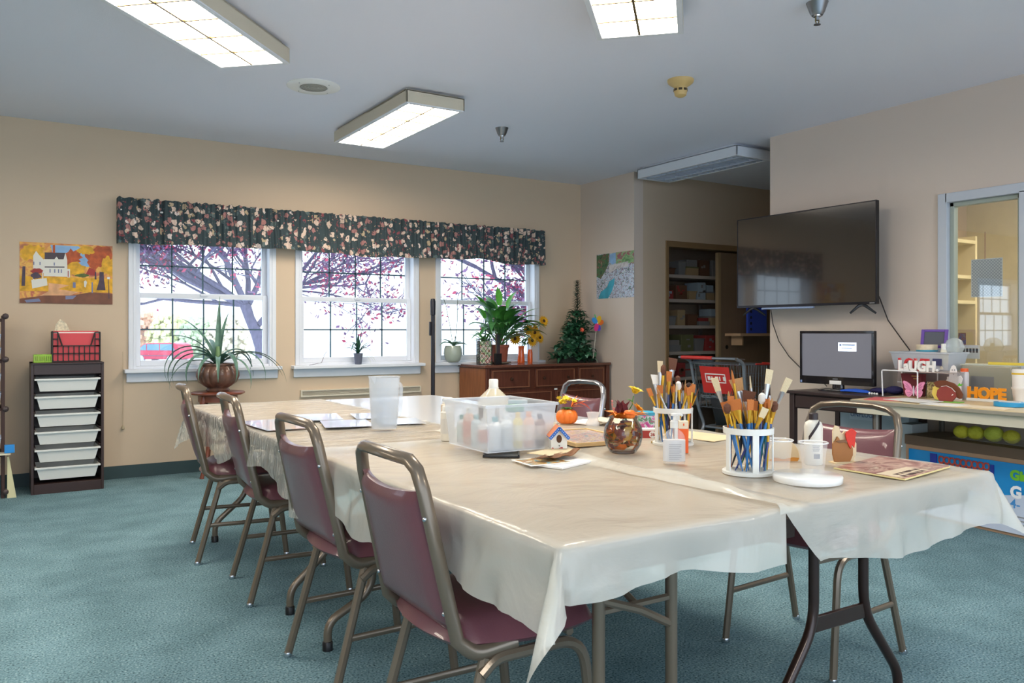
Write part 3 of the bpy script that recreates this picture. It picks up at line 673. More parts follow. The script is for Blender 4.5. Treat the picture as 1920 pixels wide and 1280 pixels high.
# birdhouse
t=thing('birdhouse','tiny painted wooden birdhouse with an orange roof and blue trim','birdhouse',(1.595,2.235,TZ+.006),rad(-28))
hw_=.027; bw=M('birdhouse_white','E6E2D8',.7,var=.05); bb=M('birdhouse_blue','2C66B8',.6); br=M('birdhouse_orange','E08A60',.7,var=.06)
Tr=Matrix.Rotation(PI/2,4,'X')
obj('wall_body',MB().prism([(-hw_,0),(hw_,0),(hw_,.052),(0,.082),(-hw_,.052)],.066,Tr,z0=-.033),bw,t,bevel=.001)
for q in (-1,1):
    T=Matrix.Translation((0,0,.086))@Matrix.Rotation(q*rad(48),4,'Y')
    obj('roof',MB().box(-.001 if q>0 else -.047,.047 if q>0 else .001,-.042,.042,-.0015,.003,T),br,t)
    mb=MB().box(-.001 if q>0 else -.049,.049 if q>0 else .001,-.046,-.042,-.006,.004,T).box(.045 if q>0 else -.049,.049 if q>0 else -.045,-.044,.044,-.004,.001,T); obj('roof_trim',mb,bb,t)
    d=MB()
    for i in range(6): d.ball(T@Vector((q*(.006+i*.0075),-.0464,-.001)),.0013,4)
    obj('dot',d,paper,t)
obj('door_hole',MB().lathe([(.009,0),(.0085,.001),(1e-5,.001)],tf=Matrix.Translation((0,-.0335,.048))@Tr@Matrix.Scale(1.5,4,(0,1,0))),M('hole_brown','5A3A26',.8),t)
obj('perch',MB().tube([(0,-.033,.026),(0,-.045,.026)],.0016,6),M('perch','3A2A22',.6),t)
fl=MB(); R=random.Random(3)
for i in range(16): fl.mat(0).ball((R.uniform(-.022,.022),-.0335,R.uniform(.004,.018)),.0035,4,(1,.3,1.2))
for i in range(16): fl.mat(1).ball((.0275,R.uniform(-.026,.026),R.uniform(.008,.030)),.0038,4,(.3,1,1.2))
obj('painted_flower',fl,[M('flower_red','B83A3A',.7),M('flower_ochre','A0703C',.7)],t)
obj('hook',MB().tube([(.004*math.cos(a*PI/6),0,.094+.004*math.sin(a*PI/6)) for a in range(12)],.0008,5,closed=True),chrome,t)
# craft papers in front of the birdhouse
pic1=pict_mat('collage_print',[(.3,'3E6E7A'),(.42,'7FA0A6'),(.48,'C9A050'),(.55,'8A5A3A'),(.62,'D9D2B8'),(.75,'6A8A5A')],14)
brn=M('brown_leaf_paper','7A4E2A',.6,var=.4,vscale=12)
sheet(1.49,2.075,.20,.15,rad(20),'white card at the bottom of the craft pile before the birdhouse',paper,TZ,'craft_card','card',th=.005)
sheet(1.435,2.095,.15,.13,rad(-5),'glossy blue green printed picture in the craft pile',paper,TZ+.0058,'craft_picture','card',th=.002,pic=pic1)
mb=MB(); vs=[];n=14
for i in range(n+1):
    for j in range(5):
        x=-.09+.18*i/n; y=-.03+.06*j/4; vs.append((x,y*(1-.5*abs(x)/.09),.004+.007*math.sin(i*1.1)*math.sin(j*.8+.4)+.012*(x>.06)*(x-.06)/.03+.008))
mb.add(vs,[(i*5+j,(i+1)*5+j,(i+1)*5+j+1,i*5+j+1) for i in range(n) for j in range(4)])
solo('paper_leaf',mb,brn,'curled brown paper leaf lying on the craft pile','paper leaf',(1.50,2.10,TZ+.008),rad(12),solid=.001)
sheet(1.53,2.165,.17,.09,rad(18),'tan envelope flap at the top of the craft pile',tanp,TZ+.020,'craft_envelope','envelope',th=.002)
# picture tray
t=thing('picture_tray','wood edged tray holding a colourful printed puzzle picture, left of the glass bowl','tray',(1.875,2.47,TZ+.004),rad(-8))
wd=M('light_wood','D2B27E',.6,var=.08)
mb=MB().box(-.13,.13,-.19,.19,0,.006)
for a in ((-.13,.13,-.19,-.18),(-.13,.13,.18,.19),(-.13,-.12,-.18,.18),(.12,.13,-.18,.18)): mb.box(*a,.006,.014)
obj('tray_frame',mb,wd,t,bevel=.001)
obj('picture',MB().box(-.119,.119,-.179,.179,.006,.010),pict_mat('puzzle_print',[(.28,'4E6A48'),(.4,'8FB0C0'),(.47,'C0605A'),(.53,'C9D8E0'),(.6,'D8B050'),(.7,'7A8FA0'),(.8,'A0503A')],16,.3,(1,1.6,1),3,.3),t,smooth=0)
# pumpkin pot with flowers
def pumpkin(mb,r,h,lobes=10,c=(0,0,0)):
    n=lobes*4; P=9; vs=[];fs=[]
    for i in range(P):
        a=-PI/2+PI*i/(P-1)
        for k in range(n):
            q=2*PI*k/n; rr=r*(math.cos(a)**.6 if math.cos(a)>1e-4 else .02)*(1-.07*abs(math.cos(lobes*q/2))**6*1.6); vs.append((c[0]+rr*math.cos(q),c[1]+rr*math.sin(q),c[2]+h/2+h/2*math.sin(a)))
    for i in range(P-1):
        for k in range(n): fs.append((i*n+k,i*n+(k+1)%n,(i+1)*n+(k+1)%n,(i+1)*n+k))
    return mb.add(vs,fs)
orange=M('pumpkin_orange','E8782A',.4); yel=M('petal_yellow','F0D23C',.55,var=.15,vscale=60); ora=M('leaf_orange','EE7A28',.5,var=.3,vscale=30); redm=M('leaf_red','A8342A',.5,var=.3,vscale=20); maroon=M('maroon_leaf','6A3038',.55,var=.3,vscale=25)
def petals(mb,c,n,L,W,el0,el1,off=0,tilt=None):
    for k in range(n): mb.blade((0,0,0),off+2*PI*k/n,L,W,el0,el1,4,.12)
    return mb
def flower(mb,c,nrm,n,L,W,el0=.5,el1=-.1,rows=1,seg=4):
    z=Vector(nrm).normalized(); q=Vector((0,0,1)).rotation_difference(z).to_matrix().to_4x4(); T=Matrix.Translation(c)@q
    tmp=MB()
    for r_ in range(rows):
        for k in range(n): tmp.blade((0,0,r_*.002),2*PI*(k+.5*r_)/n,L*(1-.25*r_),W,el0+.3*r_,el1+.3*r_,seg,.1)
    return mb.add([T@Vector(v) for v in tmp.v],tmp.f)
px_,py_=2.14,2.93
t=thing('pumpkin_pot','little orange pumpkin pot with yellow flowers and red leaves behind the bin','flower pot',(px_,py_,TZ))
obj('pot',pumpkin(MB(),.050,.066),orange,t)
m=MB(); R=random.Random(5)
for i in range(9): 
    a=R.uniform(0,6.28); flower(m,(R.uniform(-.03,.02),R.uniform(-.03,.03),.085+R.uniform(0,.025)),(math.cos(a)*.6,math.sin(a)*.6,1),7,.02,.013,.9,.1,2)
obj('blossom',m,yel,t)
m=MB(); 
for a,e,L in ((-.9,.9,.07),(-.5,.5,.08),(-1.2,.2,.06),(-.2,1.2,.06)): m.blade((.02,-.01,.075),a,L,.022,e,e-.3,6,.15)
obj('orange_leaf',m,ora,t)
obj('red_leaf',MB().blade((.02,-.02,.09),-.75,.10,.035,.1,-1.1,8,.2),redm,t)
m=MB()
for i in range(8): m.blade((0,0,.064),i*.8,.035,.02,.4,-.5,4)
obj('green_leaf',m,green1,t)
# crumpled clear cup, white papers, blue feathers behind
solo('crumpled_cup',MB().lathe([(.03,0),(.032,.01),(.022,.03),(.027,.05),(.03,.058)],n=9),clearmat('cup_plastic2','F4F4F8',.1,.45),'small crumpled clear plastic cup right of the pumpkin pot','cup',(2.20,2.82,TZ))
sheet(2.27,2.93,.20,.16,.5,'white tissue paper lying at the end of the near right cloth',paper,TZ,'tissue_paper','paper')
m=MB(); vs=[];n=8
for i in range(n+1):
    for j in range(n+1): 
        x=-.12+.24*i/n; y=-.10+.20*j/n; vs.append((x,y,.012+.020*noise.noise(Vector((x*16,y*16,2)))+.012*noise.noise(Vector((x*40,y*40,5)))))
m.add(vs,[(i*(n+1)+j,(i+1)*(n+1)+j,(i+1)*(n+1)+j+1,i*(n+1)+j+1) for i in range(n) for j in range(n)])
solo('crumpled_sheet',m,M('cream_paper','E8D8BE',.6),'crumpled cream sheet at the far end of the near right cloth','paper',(2.34,2.80,TZ+.006),.4,solid=.001,smooth=0)
R=random.Random(9)
m=MB()
for i in range(6): m.blade((0,-.012*i,.003+.002*i),PI+.3+R.uniform(-.15,.15),.11,.016,.1,-.04,5)
solo('feather_bundle',m,M('navy_feather','33487E',.6),'dark blue paper feathers lying left of the glass bowl','feathers',(2.23,2.60,TZ+.003),solid=.001)
# glass bowl of autumn leaves
t=thing('glass_bowl','round glass bowl filled with orange and maroon autumn leaves','vase',(1.795,2.135,TZ))
prof=[(.034,.001),(.040,.0),(.046,.006),(.060,.028),(.0665,.058),(.063,.088),(.048,.112),(.046,.119),(.050,.121)]
obj('bowl',MB().lathe(prof,n=40),glassmat('bowl_glass',.05),t)
obj('bowl_base',MB().lathe([(.0395,.0015),(.044,.006),(.036,.010),(1e-5,.009)],n=30),clearmat('thick_glass','C8D2DC',.05,.4),t)
m=MB(); R=random.Random(12)
for i in range(60):
    a=R.uniform(0,6.28); z=R.uniform(.018,.10); rr=math.sqrt(max(.0001,1-((z-.058)/.052)**2))*.060*R.uniform(.35,.93)
    m.mat(R.choice([0,0,1,1,1,2,3])).blade((rr*math.cos(a),rr*math.sin(a),z),R.uniform(0,6.28),.050,.040,R.uniform(-1.4,1.4),R.uniform(-1.4,1.4),3,.1)
m.f,m.m=m.f,m.m
# keep every leaf vertex inside the bowl
vv=[]
for v in m.v:
    z=min(.105,max(.013,v[2])); lim=math.sqrt(max(.05,1-((z-.058)/.056)**2))*.0615; r_=math.hypot(v[0],v[1]); k_=min(1,lim/max(r_,1e-6)); vv.append((v[0]*k_,v[1]*k_,z))
m.v=vv
obj('leaf_filling',m,[M('russet_leaf','8A4238',.5,var=.3,vscale=25),ora,M('ochre_leaf','C8962E',.5,var=.2),M('olive_leaf','7A6A2A',.6)],t)
m=MB()
for k in range(13): m.mat(k%2).blade((.02*math.cos(k),.02*math.sin(k),.116),k*2*PI/13,.078,.042,R.uniform(.2,.8),R.uniform(-.6,.1),6,.15)
obj('leaf_spray',m,[ora,M('leaf_amber','F0962A',.5,var=.2,vscale=30)],t)
m=MB()
for k in range(5): m.blade((-.01+.006*k,.01,.12),k*1.3,.062,.036,1.4,.9,6,.3)
obj('maroon_spray',m,maroon,t)
obj('mini_pumpkin',pumpkin(MB(),.021,.03,8,(-.002,-.035,.118)),orange,t)
obj('twig',MB().tube([(-.02,.01,.12),(-.035,.015,.155),(-.04,.01,.175)],.0015,5).ball((-.036,.014,.165),.004,4).ball((-.04,.01,.176),.004,4).ball((-.03,.013,.15),.004,4),M('pink_twig','C07A74',.6),t)
m=MB(); flower(m,(.045,-.02,.145),(.5,-.5,.8),9,.035,.016,.35,-.05,2); obj('gold_flower',m,M('gold_petal','F2A62A',.5,var=.15),t)
obj('yellow_stem',MB().tube([(.01,.01,.11),(.04,0,.16),(.046,.0,.19)],.0018,6).blade((.042,0,.165),2.2,.03,.016,.8,0,4),green1,t)
m=MB(); flower(m,(.050,0,.198),(.2,-.3,1),7,.036,.030,.9,-.1,2); obj('yellow_flower',m,yel,t)
# red "36" box, paint can and bottles behind
t=thing('crayon_box','low red and white box printed 36, right of the glass bowl','box',(2.13,2.38,TZ),rad(-36))
obj('box_body',MB().box(-.03,.03,-.02,.02,0,.036),M('box_red','A83A34',.5),t,bevel=.001)
obj('box_top',MB().box(-.0302,.0302,-.0202,.0202,.030,.0365),paper,t)
obj('badge',MB().lathe([(.0135,0),(.0135,.0006),(1e-5,.0006)],n=24,tf=Matrix.Translation((.012,-.0202,.015))@Matrix.Rotation(PI/2,4,'X')),paper,t)
text('numeral','36',.017,M('box_red'),t,(.012,-.0210,.0095),ext=.0002,off=.0006)
t=thing('paint_tin','tin with bright pink and teal label behind the glass bowl','tin',(2.19,2.46,TZ)); r_=.036
obj('tin_body',MB().lathe([(r_,0),(r_,.088),(1e-5,.088)],n=28),pict_mat('tin_label',[(.3,'B84A94'),(.45,'D86AA8'),(.5,'D8E0E8'),(.56,'3A9A6A'),(.7,'C04A88')],30,.35),t)
obj('rim',MB().lathe([(r_+.001,.078),(r_+.001,.09),(r_-.004,.092),(1e-5,.091)],n=28),M('teal_rim','3FA0C0',.4),t)
bottle('dark_jar','small dark bottle between the glass bowl and the bright tin','bottle',(2.11,2.50,TZ),.018,.07,'3A2620','2E5A44')
solo('wooden_block',MB().box(-.009,.009,-.006,.006,0,.007),M('block','A88A44',.6),'tiny tan wooden block on the cloth right of the glass bowl','block',(2.045,2.26,TZ),.4,bevel=.001)
# paint brushes
holder_m=M('white_holder_plastic','E6E7E2',.35)
def holder(x,y,label,rz=0):
    t=thing('brush_holder',label,'brush holder',(x,y,TZ),rz,'round brush holders'); R_=.071
    obj('base',MB().lathe([(R_+.003,0),(R_+.003,.008),(R_-.002,.011),(1e-5,.009)],n=40),holder_m,t)
    obj('ring',MB().lathe([(R_-.003,.118),(R_,.116),(R_+.001,.133),(R_-.003,.134),(R_-.003,.118)],n=44),holder_m,t)
    for k in range(5):
        a=2*PI*k/5+.4; T=Matrix.Rotation(a,4,'Z'); obj('post',MB().box(R_-.006,R_-.001,-.009,.009,.009,.118,T),holder_m,t,bevel=.001)
    return t
hcols={'blue':'2A6FB0','dark blue':'2C3C78','yellow':'D9A82A','dark red':'5E2420','black':'24242A','green':'3E7A58','teal':'2F8490','white':'E2E0DA','orange':'D8662A'}
bcols={'orange':'C4743A','cream':'E0CDA8','brown':'6A4230','white':'E6E2DA','dark':'3E2C26','tan':'B88A5A'}
def make_brush(hc,bc,kind,L):
    t=thing('paintbrush',None,'paintbrush'); wdt={'flat':.011,'round':.005,'wide':.018,'fine':.003,'mop':.011}[kind]
    obj('handle',MB().tube([(0,0,0),(0,0,L*.12),(0,0,L*.55),(0,0,L*.68)],[.0015,.0030,.0042,.0030],8),M('handle_'+hc,hcols[hc],.3,coat=.4),t)
    fm=M('gold_ferrule','C89A34',.3,.7) if hc in('blue','yellow','dark blue','teal','orange') else M('silver_ferrule','B8B9BC',.3,.85)
    fx=wdt/.004*.5
    obj('ferrule',MB().tube([(0,0,L*.67),(0,0,L*.72),(0,0,L*.86)],[.0034,.0038,.004],10,flat=None) if kind in('round','fine') else MB().add(*ferr(L,wdt)),fm,t)
    bm_=M('bristle_'+bc,bcols[bc],.8,bump=.3,bscale=400)
    if kind in('round','fine'): obj('bristles',MB().tube([(0,0,L*.855),(0,0,L*.90),(0,0,L*.95),(0,0,L)],[.0036,wdt*.85,wdt*.7,.0008],8),bm_,t)
    elif kind=='mop': obj('bristles',MB().tube([(0,0,L*.855),(0,0,L*.90),(0,0,L*.97),(0,0,L)],[.005,wdt*.95,wdt*.9,.003],10),bm_,t)
    else:
        a,b=L*.85,L; w0,w1=wdt*.75,wdt*(1.15 if kind=='wide' else .95)
        obj('bristles',MB().add([(-w0,-.0028,a),(w0,-.0028,a),(w0,.0028,a),(-w0,.0028,a),(-w1,-.0012,b),(w1,-.0012,b*.995),(w1,.0012,b*.995),(-w1,.0012,b)],[(0,1,2,3),(4,5,6,7),(0,1,5,4),(1,2,6,5),(2,3,7,6),(3,0,4,7)]),bm_,t)
    return t
def ferr(L,wdt):
    a,b=L*.67,L*.855; vs=[]
    for k in range(10):
        q=2*PI*k/10; vs.append((.0034*math.cos(q),.0034*math.sin(q),a))
    for k in range(10):
        q=2*PI*k/10; vs.append((wdt*.78*math.cos(q),.0034*math.sin(q),b))
    return vs,[(k,(k+1)%10,10+(k+1)%10,10+k) for k in range(10)]+[tuple(range(10,20))]
kn={'flat':'flat','round':'round','wide':'wide','fine':'fine pointed','mop':'fluffy round'}
protos={}
def fill(hx,hy,where,group,specs,seed):
    R=random.Random(seed)
    for i,(hc,bc,kind,L,ang,rt,rb) in enumerate(specs):
        L=.072+.87*L; key=(hc,bc,kind,L); lab='%s handled paintbrush with %s %s bristles in the %s'%(hc,kn[kind],bc,where)
        # the lower end rests on the base, the shaft leans on the ring
        a0=ang+R.uniform(-1.1,1.1); p0=Vector((hx+rb*math.cos(a0),hy+rb*math.sin(a0),TZ+.012)); p1=Vector((hx+rt*math.cos(ang),hy+rt*math.sin(ang),TZ+.125))
        zd=(p1-p0).normalized(); xa=Matrix.Rotation(R.uniform(-.5,.5),3,'Z')@Vector((math.cos(YAW),-math.sin(YAW),0))
        xa=(xa-zd*xa.dot(zd)).normalized(); ya=zd.cross(xa); q=Matrix((xa,ya,zd)).transposed().to_euler()
        if key in protos: o=dup(protos[key],p0,None,lab,group)
        else: o=protos[key]=make_brush(*key); o.location=p0; tag(o,lab,None,group)
        o.rotation_euler=(q.x,q.y,q.z)
H1=(1.845,1.635); H2=(2.085,2.20)
holder(*H1,'white round brush holder closest to us, packed with blue handled brushes')
holder(*H2,'white round brush holder farther back, behind the hand sanitizer')
rt=math.cos(YAW),-math.sin(YAW)
def angfor(sx,dep): return math.atan2(dep*math.cos(YAW)-sx*math.sin(YAW)*1, dep*math.sin(YAW)+sx*math.cos(YAW))
S=[]
def sp(hc,bc,kind,L,sx,dep): 
    r_=min(.062,math.hypot(sx,dep)); S.append((hc,bc,kind,L,angfor(sx,dep),r_,.052 if r_>.04 else .03))
# near holder, left to right as seen: lateral offset, depth offset
for a in (('orange','brown','mop',.155,-.06,-.01),('blue','orange','flat',.15,-.055,-.02),('teal','tan','round',.175,-.05,.02),('yellow','orange','flat',.165,-.045,-.03),
 ('dark red','cream','flat',.245,-.045,.03),('dark blue','brown','round',.185,-.04,.04),('blue','orange','wide',.160,-.03,-.045),('blue','orange','flat',.155,-.015,-.055),('dark blue','orange','round',.250,-.012,.03),
 ('black','brown','wide',.180,-.008,.02),('dark blue','cream','flat',.150,.000,-.055),('black','brown','mop',.165,.004,.05),('white','tan','wide',.225,.015,.045),('yellow','orange','flat',.165,.012,-.03),
 ('dark blue','white','mop',.175,.022,-.045),('black','cream','fine',.230,.026,.03),('dark red','cream','flat',.255,.030,-.02),('blue','tan','round',.165,.028,-.055),('green','brown','round',.16,.034,.05),
 ('black','dark','mop',.185,.045,.02),('teal','orange','flat',.168,.040,-.02),('white','dark','fine',.215,.042,.045),('yellow','orange','round',.17,.045,-.045),('green','cream','flat',.250,.056,.02),
 ('blue','brown','mop',.16,.056,-.02),('white','dark','fine',.205,.062,.01),('blue','orange','flat',.145,-.02,-.01),('blue','tan','round',.15,.0,.0),('blue','orange','flat',.148,.02,.0),('blue','brown','round',.15,-.035,.0),
 ('teal','orange','round',.15,.05,.0),('blue','cream','round',.14,-.052,-.03),('dark blue','tan','flat',.15,.05,-.035),('blue','orange','round',.155,-.003,-.045)): sp(*a)
fill(*H1,'near white holder','paintbrushes in the near holder',S,1)
S=[]
for a in (('blue','orange','flat',.16,-.06,-.01),('yellow','tan','round',.155,-.056,-.03),('white','white','wide',.205,-.05,.02),('white','cream','flat',.255,-.045,.03),('blue','brown','mop',.235,-.035,.04),
 ('yellow','orange','flat',.155,-.045,-.04),('dark blue','orange','flat',.21,-.022,-.02),('black','brown','wide',.265,-.01,.03),('white','tan','round',.17,-.03,-.05),('blue','orange','round',.16,-.012,-.055),
 ('dark red','brown','round',.175,-.002,.0),('white','cream','round',.16,.0,-.05),('yellow','brown','fine',.18,.010,.03),('dark blue','white','mop',.17,.018,-.04),('yellow','orange','flat',.165,.022,-.05),
 ('black','brown','mop',.19,.026,.02),('white','brown','round',.165,.034,-.03),('blue','tan','fine',.175,.038,.03),('white','dark','mop',.180,.045,-.01),('yellow','orange','flat',.155,.048,-.04),
 ('green','cream','round',.17,.054,.02),('orange','orange','flat',.16,.058,-.02),('teal','brown','fine',.165,.062,.0),('blue','white','round',.15,-.05,.0),('blue','orange','round',.15,.01,.0),('green','tan','round',.15,-.02,.02),
 ('black','tan','round',.15,.03,.0),('orange','cream','round',.15,.0,.04),('dark blue','orange','round',.155,-.04,-.015),('dark red','cream','fine',.16,.045,.035)): sp(*a)
fill(*H2,'far white holder','paintbrushes in the far holder',S,2)
# hand sanitizer
t=thing('hand_sanitizer','clear pump bottle of hand sanitizer with a white label between the brush holders','pump bottle',(1.775,1.868,TZ),-YAW)
def oval(mb,prof,sx,sy,n=28): return mb.lathe(prof,n=n,sx=sx,sy=sy)
obj('bottle_body',oval(MB(),[(.93,0),(1,.005),(1,.075),(.93,.088),(.70,.100),(.36,.108),(.33,.114)],.0345,.021),clearp,t)
obj('bottle_label',oval(MB(),[(1.01,.010),(1.01,.075)],.0345,.021),M('sanitizer_label','DADADC',.4),t)
ln=MB()
for i in range(9): ln.box(-.020,.018 if i%3 else .012,-.0222,-.0212,.018+i*.0055,.0188+i*.0055)
obj('print_line',ln,M('grey_print','8A8C94',.6),t)
obj('collar',MB().lathe([(.0125,.112),(.0125,.132),(.009,.136),(1e-5,.136)],n=20),plastic_w,t)
obj('pump',MB().lathe([(.0045,.134),(.0045,.148),(.011,.149),(.011,.156),(.003,.158),(1e-5,.158)],n=16).tube([(0,0,.153),(.018,0,.154),(.026,0,.149)],.0042,8),plastic_w,t)
t=thing('glue_box','upright orange box with a white top behind the hand sanitizer','box',(1.965,2.025,TZ),-YAW)
obj('box_body',MB().box(-.016,.016,-.011,.011,0,.082),M('box_orange','F0642A',.45),t,bevel=.001)
obj('box_top',MB().box(-.016,.016,-.011,.011,.082,.108),M('box_cream','E8D8C0',.5),t,bevel=.001)
obj('mark',MB().box(-.002,.002,-.0118,-.0108,.092,.100),M('box_orange'),t)
sheet(2.33,2.30,.19,.25,rad(8),'tan kraft paper lying on the cloth right of the far brush holder',tanp,TZ,'kraft_paper','paper',th=.002)
# plastic cups, wooden cutouts, white bottle
def cup(x,y,label):
    t=thing('plastic_cup',label,'cup',(x,y,TZ),0,'clear plastic cups by the palette')
    obj('cup_body',MB().lathe([(1e-5,.002),(.028,.001),(.030,.004),(.0345,.045),(.0395,.088)],n=32),clearp,t)
    obj('rim',MB().tube([(.0405*math.cos(a*PI/16),.0405*math.sin(a*PI/16),.0885) for a in range(32)],.0022,6,closed=True),clearmat('rim_clear','FFFFFF',.15,.55),t)
cup(1.965,1.625,'clear plastic cup half hidden by the near brush holder'); cup(2.005,1.535,'clear plastic cup in front of the white bottle')
t=thing('paint_bottle','white paint bottle with a black cap and a slanted black mark, behind a cup','bottle',(2.13,1.63,TZ),-YAW)
obj('bottle_body',MB().lathe([(.024,0),(.027,.004),(.0275,.118),(.024,.130),(.012,.138),(.012,.142)],n=28),M('paint_white','E2DED2',.35),t)
obj('cap',MB().lathe([(.014,.139),(.014,.157),(.012,.159),(1e-5,.159)],n=24),M('cap_black','342A2C',.4),t)
m=MB()
for i in range(7):
    a=-2.45+.17*i; b=a+.19; z=.075+.0075*i
    m.add([(.0279*math.cos(a),.0279*math.sin(a),z),(.0279*math.cos(b),.0279*math.sin(b),z+.0075),(.0279*math.cos(b),.0279*math.sin(b),z+.022),(.0279*math.cos(a),.0279*math.sin(a),z+.014)],[(0,1,2,3)])
obj('slanted_mark',m,M('cap_black'),t)
m=MB()
for i in range(4):
    for j in range(6-i%2):
        a=-1.95+.14*j+.03*(i%2); m.box(.0272*math.cos(a)-.0014,.0272*math.cos(a)+.0014,.0272*math.sin(a)-.001,.0272*math.sin(a)+.0004,.060-i*.005,.062-i*.005)
for j in range(10):
    a=-1.85+.07*j; m.box(.0272*math.cos(a)-.0006,.0272*math.cos(a)+.0006,.0272*math.sin(a)-.001,.0272*math.sin(a)+.0004,.022,.036)
obj('print',m,M('grey_print','8A8C94',.6),t)
# wooden turkey standing on the cloth
Tf=Matrix.Rotation(PI/2,4,'X')
def disc(cx,cy,rx,ry,n=26): return [(cx+rx*math.cos(2*PI*k/n),cy+ry*math.sin(2*PI*k/n)) for k in range(n)]
t=thing('wooden_turkey','brown wooden turkey cutout with a red painted wattle beside the white bottle','wooden turkey',(2.235,1.60,TZ),-YAW+.15)
obj('back_board',MB().prism([(-.030,.006),(-.036,.05),(-.036,.10),(-.028,.118),(-.014,.113),(-.012,.098),(-.004,.092),(.004,.100),(.012,.096),(.014,.088),(.03,.082),(.043,.060),(.043,.030),(.034,.006)],.006,Tf,z0=-.004),M('bare_wood','DCC6A0',.7,var=.05),t,bevel=.001)
obj('body_board',MB().prism([(-.034,.005),(-.040,.03),(-.040,.062),(-.030,.072),(-.024,.084),(-.018,.078),(-.016,.072),(.002,.073),(.018,.064),(.028,.045),(.028,.025),(.018,.004)],.006,Tf,z0=.002),M('turkey_brown','A06A38',.6,var=.1,vscale=12),t,bevel=.001)
obj('wing_band',MB().prism([(-.030,.070),(-.016,.072),(.002,.073),(.014,.066),(.010,.062),(-.004,.066),(-.02,.064)],.003,Tf,z0=.008),M('turkey_dark_brown','7A5638',.6),t)  # darker brown band along the top of the body
obj('wattle',MB().prism([(.004,.098),(.000,.092),(.004,.072),(.012,.054),(.018,.045),(.022,.058),(.030,.048),(.033,.064),(.034,.084),(.038,.096),(.030,.104),(.022,.108),(.014,.104)],.004,Tf,z0=.008),M('wattle_red','D2301C',.5,var=.12,vscale=40),t,bevel=.0008)
obj('foot_board',MB().box(-.04,.04,-.022,.018,0,.005),M('bare_wood'),t,bevel=.001)
t=thing('wooden_dome','round topped bare wooden cutout with orange foot, seen through the cups','wooden cutout',(2.10,1.72,TZ),-YAW)
obj('board',MB().prism([(-.05,.006)]+[(.05*math.cos(PI-a*PI/16),.014+.056*math.sin(PI-a*PI/16)) for a in range(17)]+[(.05,.006)],.007,Tf,z0=-.003),M('bare_wood'),t,bevel=.001)
obj('orange_band',MB().prism([(-.048,.004),(-.03,.013),(0,.008),(.03,.014),(.048,.012),(.044,.002),(-.04,.002)],.003,Tf,z0=.004),M('band_orange','D8923A',.6),t)
# white palette
t=thing('paint_palette','round white plastic paint palette at the near edge of the cloth','palette',(1.872,1.452,TZ+.001))
m=MB(); n=72; P=[0,.014,.026,.04,.052,.062,.072,.080,.085,.089]; vs=[]
for r_ in P:
    for k in range(n):
        a=2*PI*k/n; z=.019
        if .03<r_<.078: z-=.014*max(0,math.cos(a*10))**.6*math.sin(PI*(r_-.03)/.048)
        if r_<.02: z-=.006
        vs.append((r_*math.cos(a),r_*math.sin(a),z if r_<.086 else .0205))
fs=[(i*n+k,i*n+(k+1)%n,(i+1)*n+(k+1)%n,(i+1)*n+k) for i in range(1,len(P)-1) for k in range(n)]+[(0,n+k,n+(k+1)%n) for k in range(n)]
m.add(vs,fs).lathe([(.089,.0205),(.0915,.018),(.0905,.002),(.088,0),(1e-5,0)],n=n)
obj('tray',m,M('glossy_white','F0F1F0',.15,coat=.5),t,smooth=50)
# magazine
mag=pict_mat('magazine_cover',[(.3,'6A3A34'),(.42,'A87870'),(.5,'D0B0A0'),(.56,'8A5048'),(.66,'E0D0BC'),(.75,'7A5A70')],8,.3,(1,1.4,1),1.2,.2)
t=thing('magazine','magazine with a brown and pink picture cover lying by the near right corner','magazine',(2.27,1.455,TZ+.002),rad(0))
out=[(-.165,.085),(-.165,-.14),(.15,-.088),(.15,.145)]
obj('pages',MB().prism(out[::-1],.004),M('cream_pages','E2D49A',.7),t)
obj('cover',MB().prism([(x*.985,y*.985) for x,y in out][::-1],.0012,z0=.004),mag,t,smooth=0)
obj('cover_panel',MB().prism([(-.16,-.125),(.02,-.10),(.02,-.03),(-.16,-.05)],.0003,z0=.0052),M('cover_cream','DCCBB0',.4),t)
m=MB()
for j,(xs,y) in enumerate((((-.13,-.10,-.07,-.045,-.01),-.075),((-.14,-.105,-.08,-.05,-.02),-.1))):
    for x in xs: m.box(x,x+.022,y+x*.16,y+.015+x*.16,.0056,.0058)
obj('cover_print',m,M('print_dark','4A3230',.5),t,smooth=0)
# ---------------- window wall: valance, poster, plants, drawers ----------------
# valance fabric
vm=bpy.data.materials.new('floral_fabric'); vm.use_nodes=True; nt=vm.node_tree; b=nt.nodes['Principled BSDF']; b.inputs['Roughness'].default_value=.85
tc=nt.nodes.new('ShaderNodeTexCoord')
def vor(scale,rnd_=1,sx=1):
    mp=nt.nodes.new('ShaderNodeMapping'); mp.inputs['Scale'].default_value=(sx,.2,1); nt.links.new(tc.outputs['Object'],mp.inputs[0])
    nz=nt.nodes.new('ShaderNodeTexNoise'); nz.inputs['Scale'].default_value=22; nt.links.new(mp.outputs[0],nz.inputs['Vector'])
    ad=nt.nodes.new('ShaderNodeMix'); ad.data_type='RGBA'; ad.blend_type='ADD'; ad.inputs[0].default_value=.07; nt.links.new(mp.outputs[0],ad.inputs[6]); nt.links.new(nz.outputs[1],ad.inputs[7])
    v=nt.nodes.new('ShaderNodeTexVoronoi'); v.inputs['Scale'].default_value=scale; nt.links.new(ad.outputs[2],v.inputs['Vector']); return v
v1=vor(19,sx=1.2); v2=vor(44)
petal=ramp(nt,v1.outputs['Color'],[(.0,'D8C0B0'),(.30,'A87874'),(.45,'B8A488'),(.55,'8A4A50'),(.66,'5A6A6A'),(.80,'DCCCC4')],True)
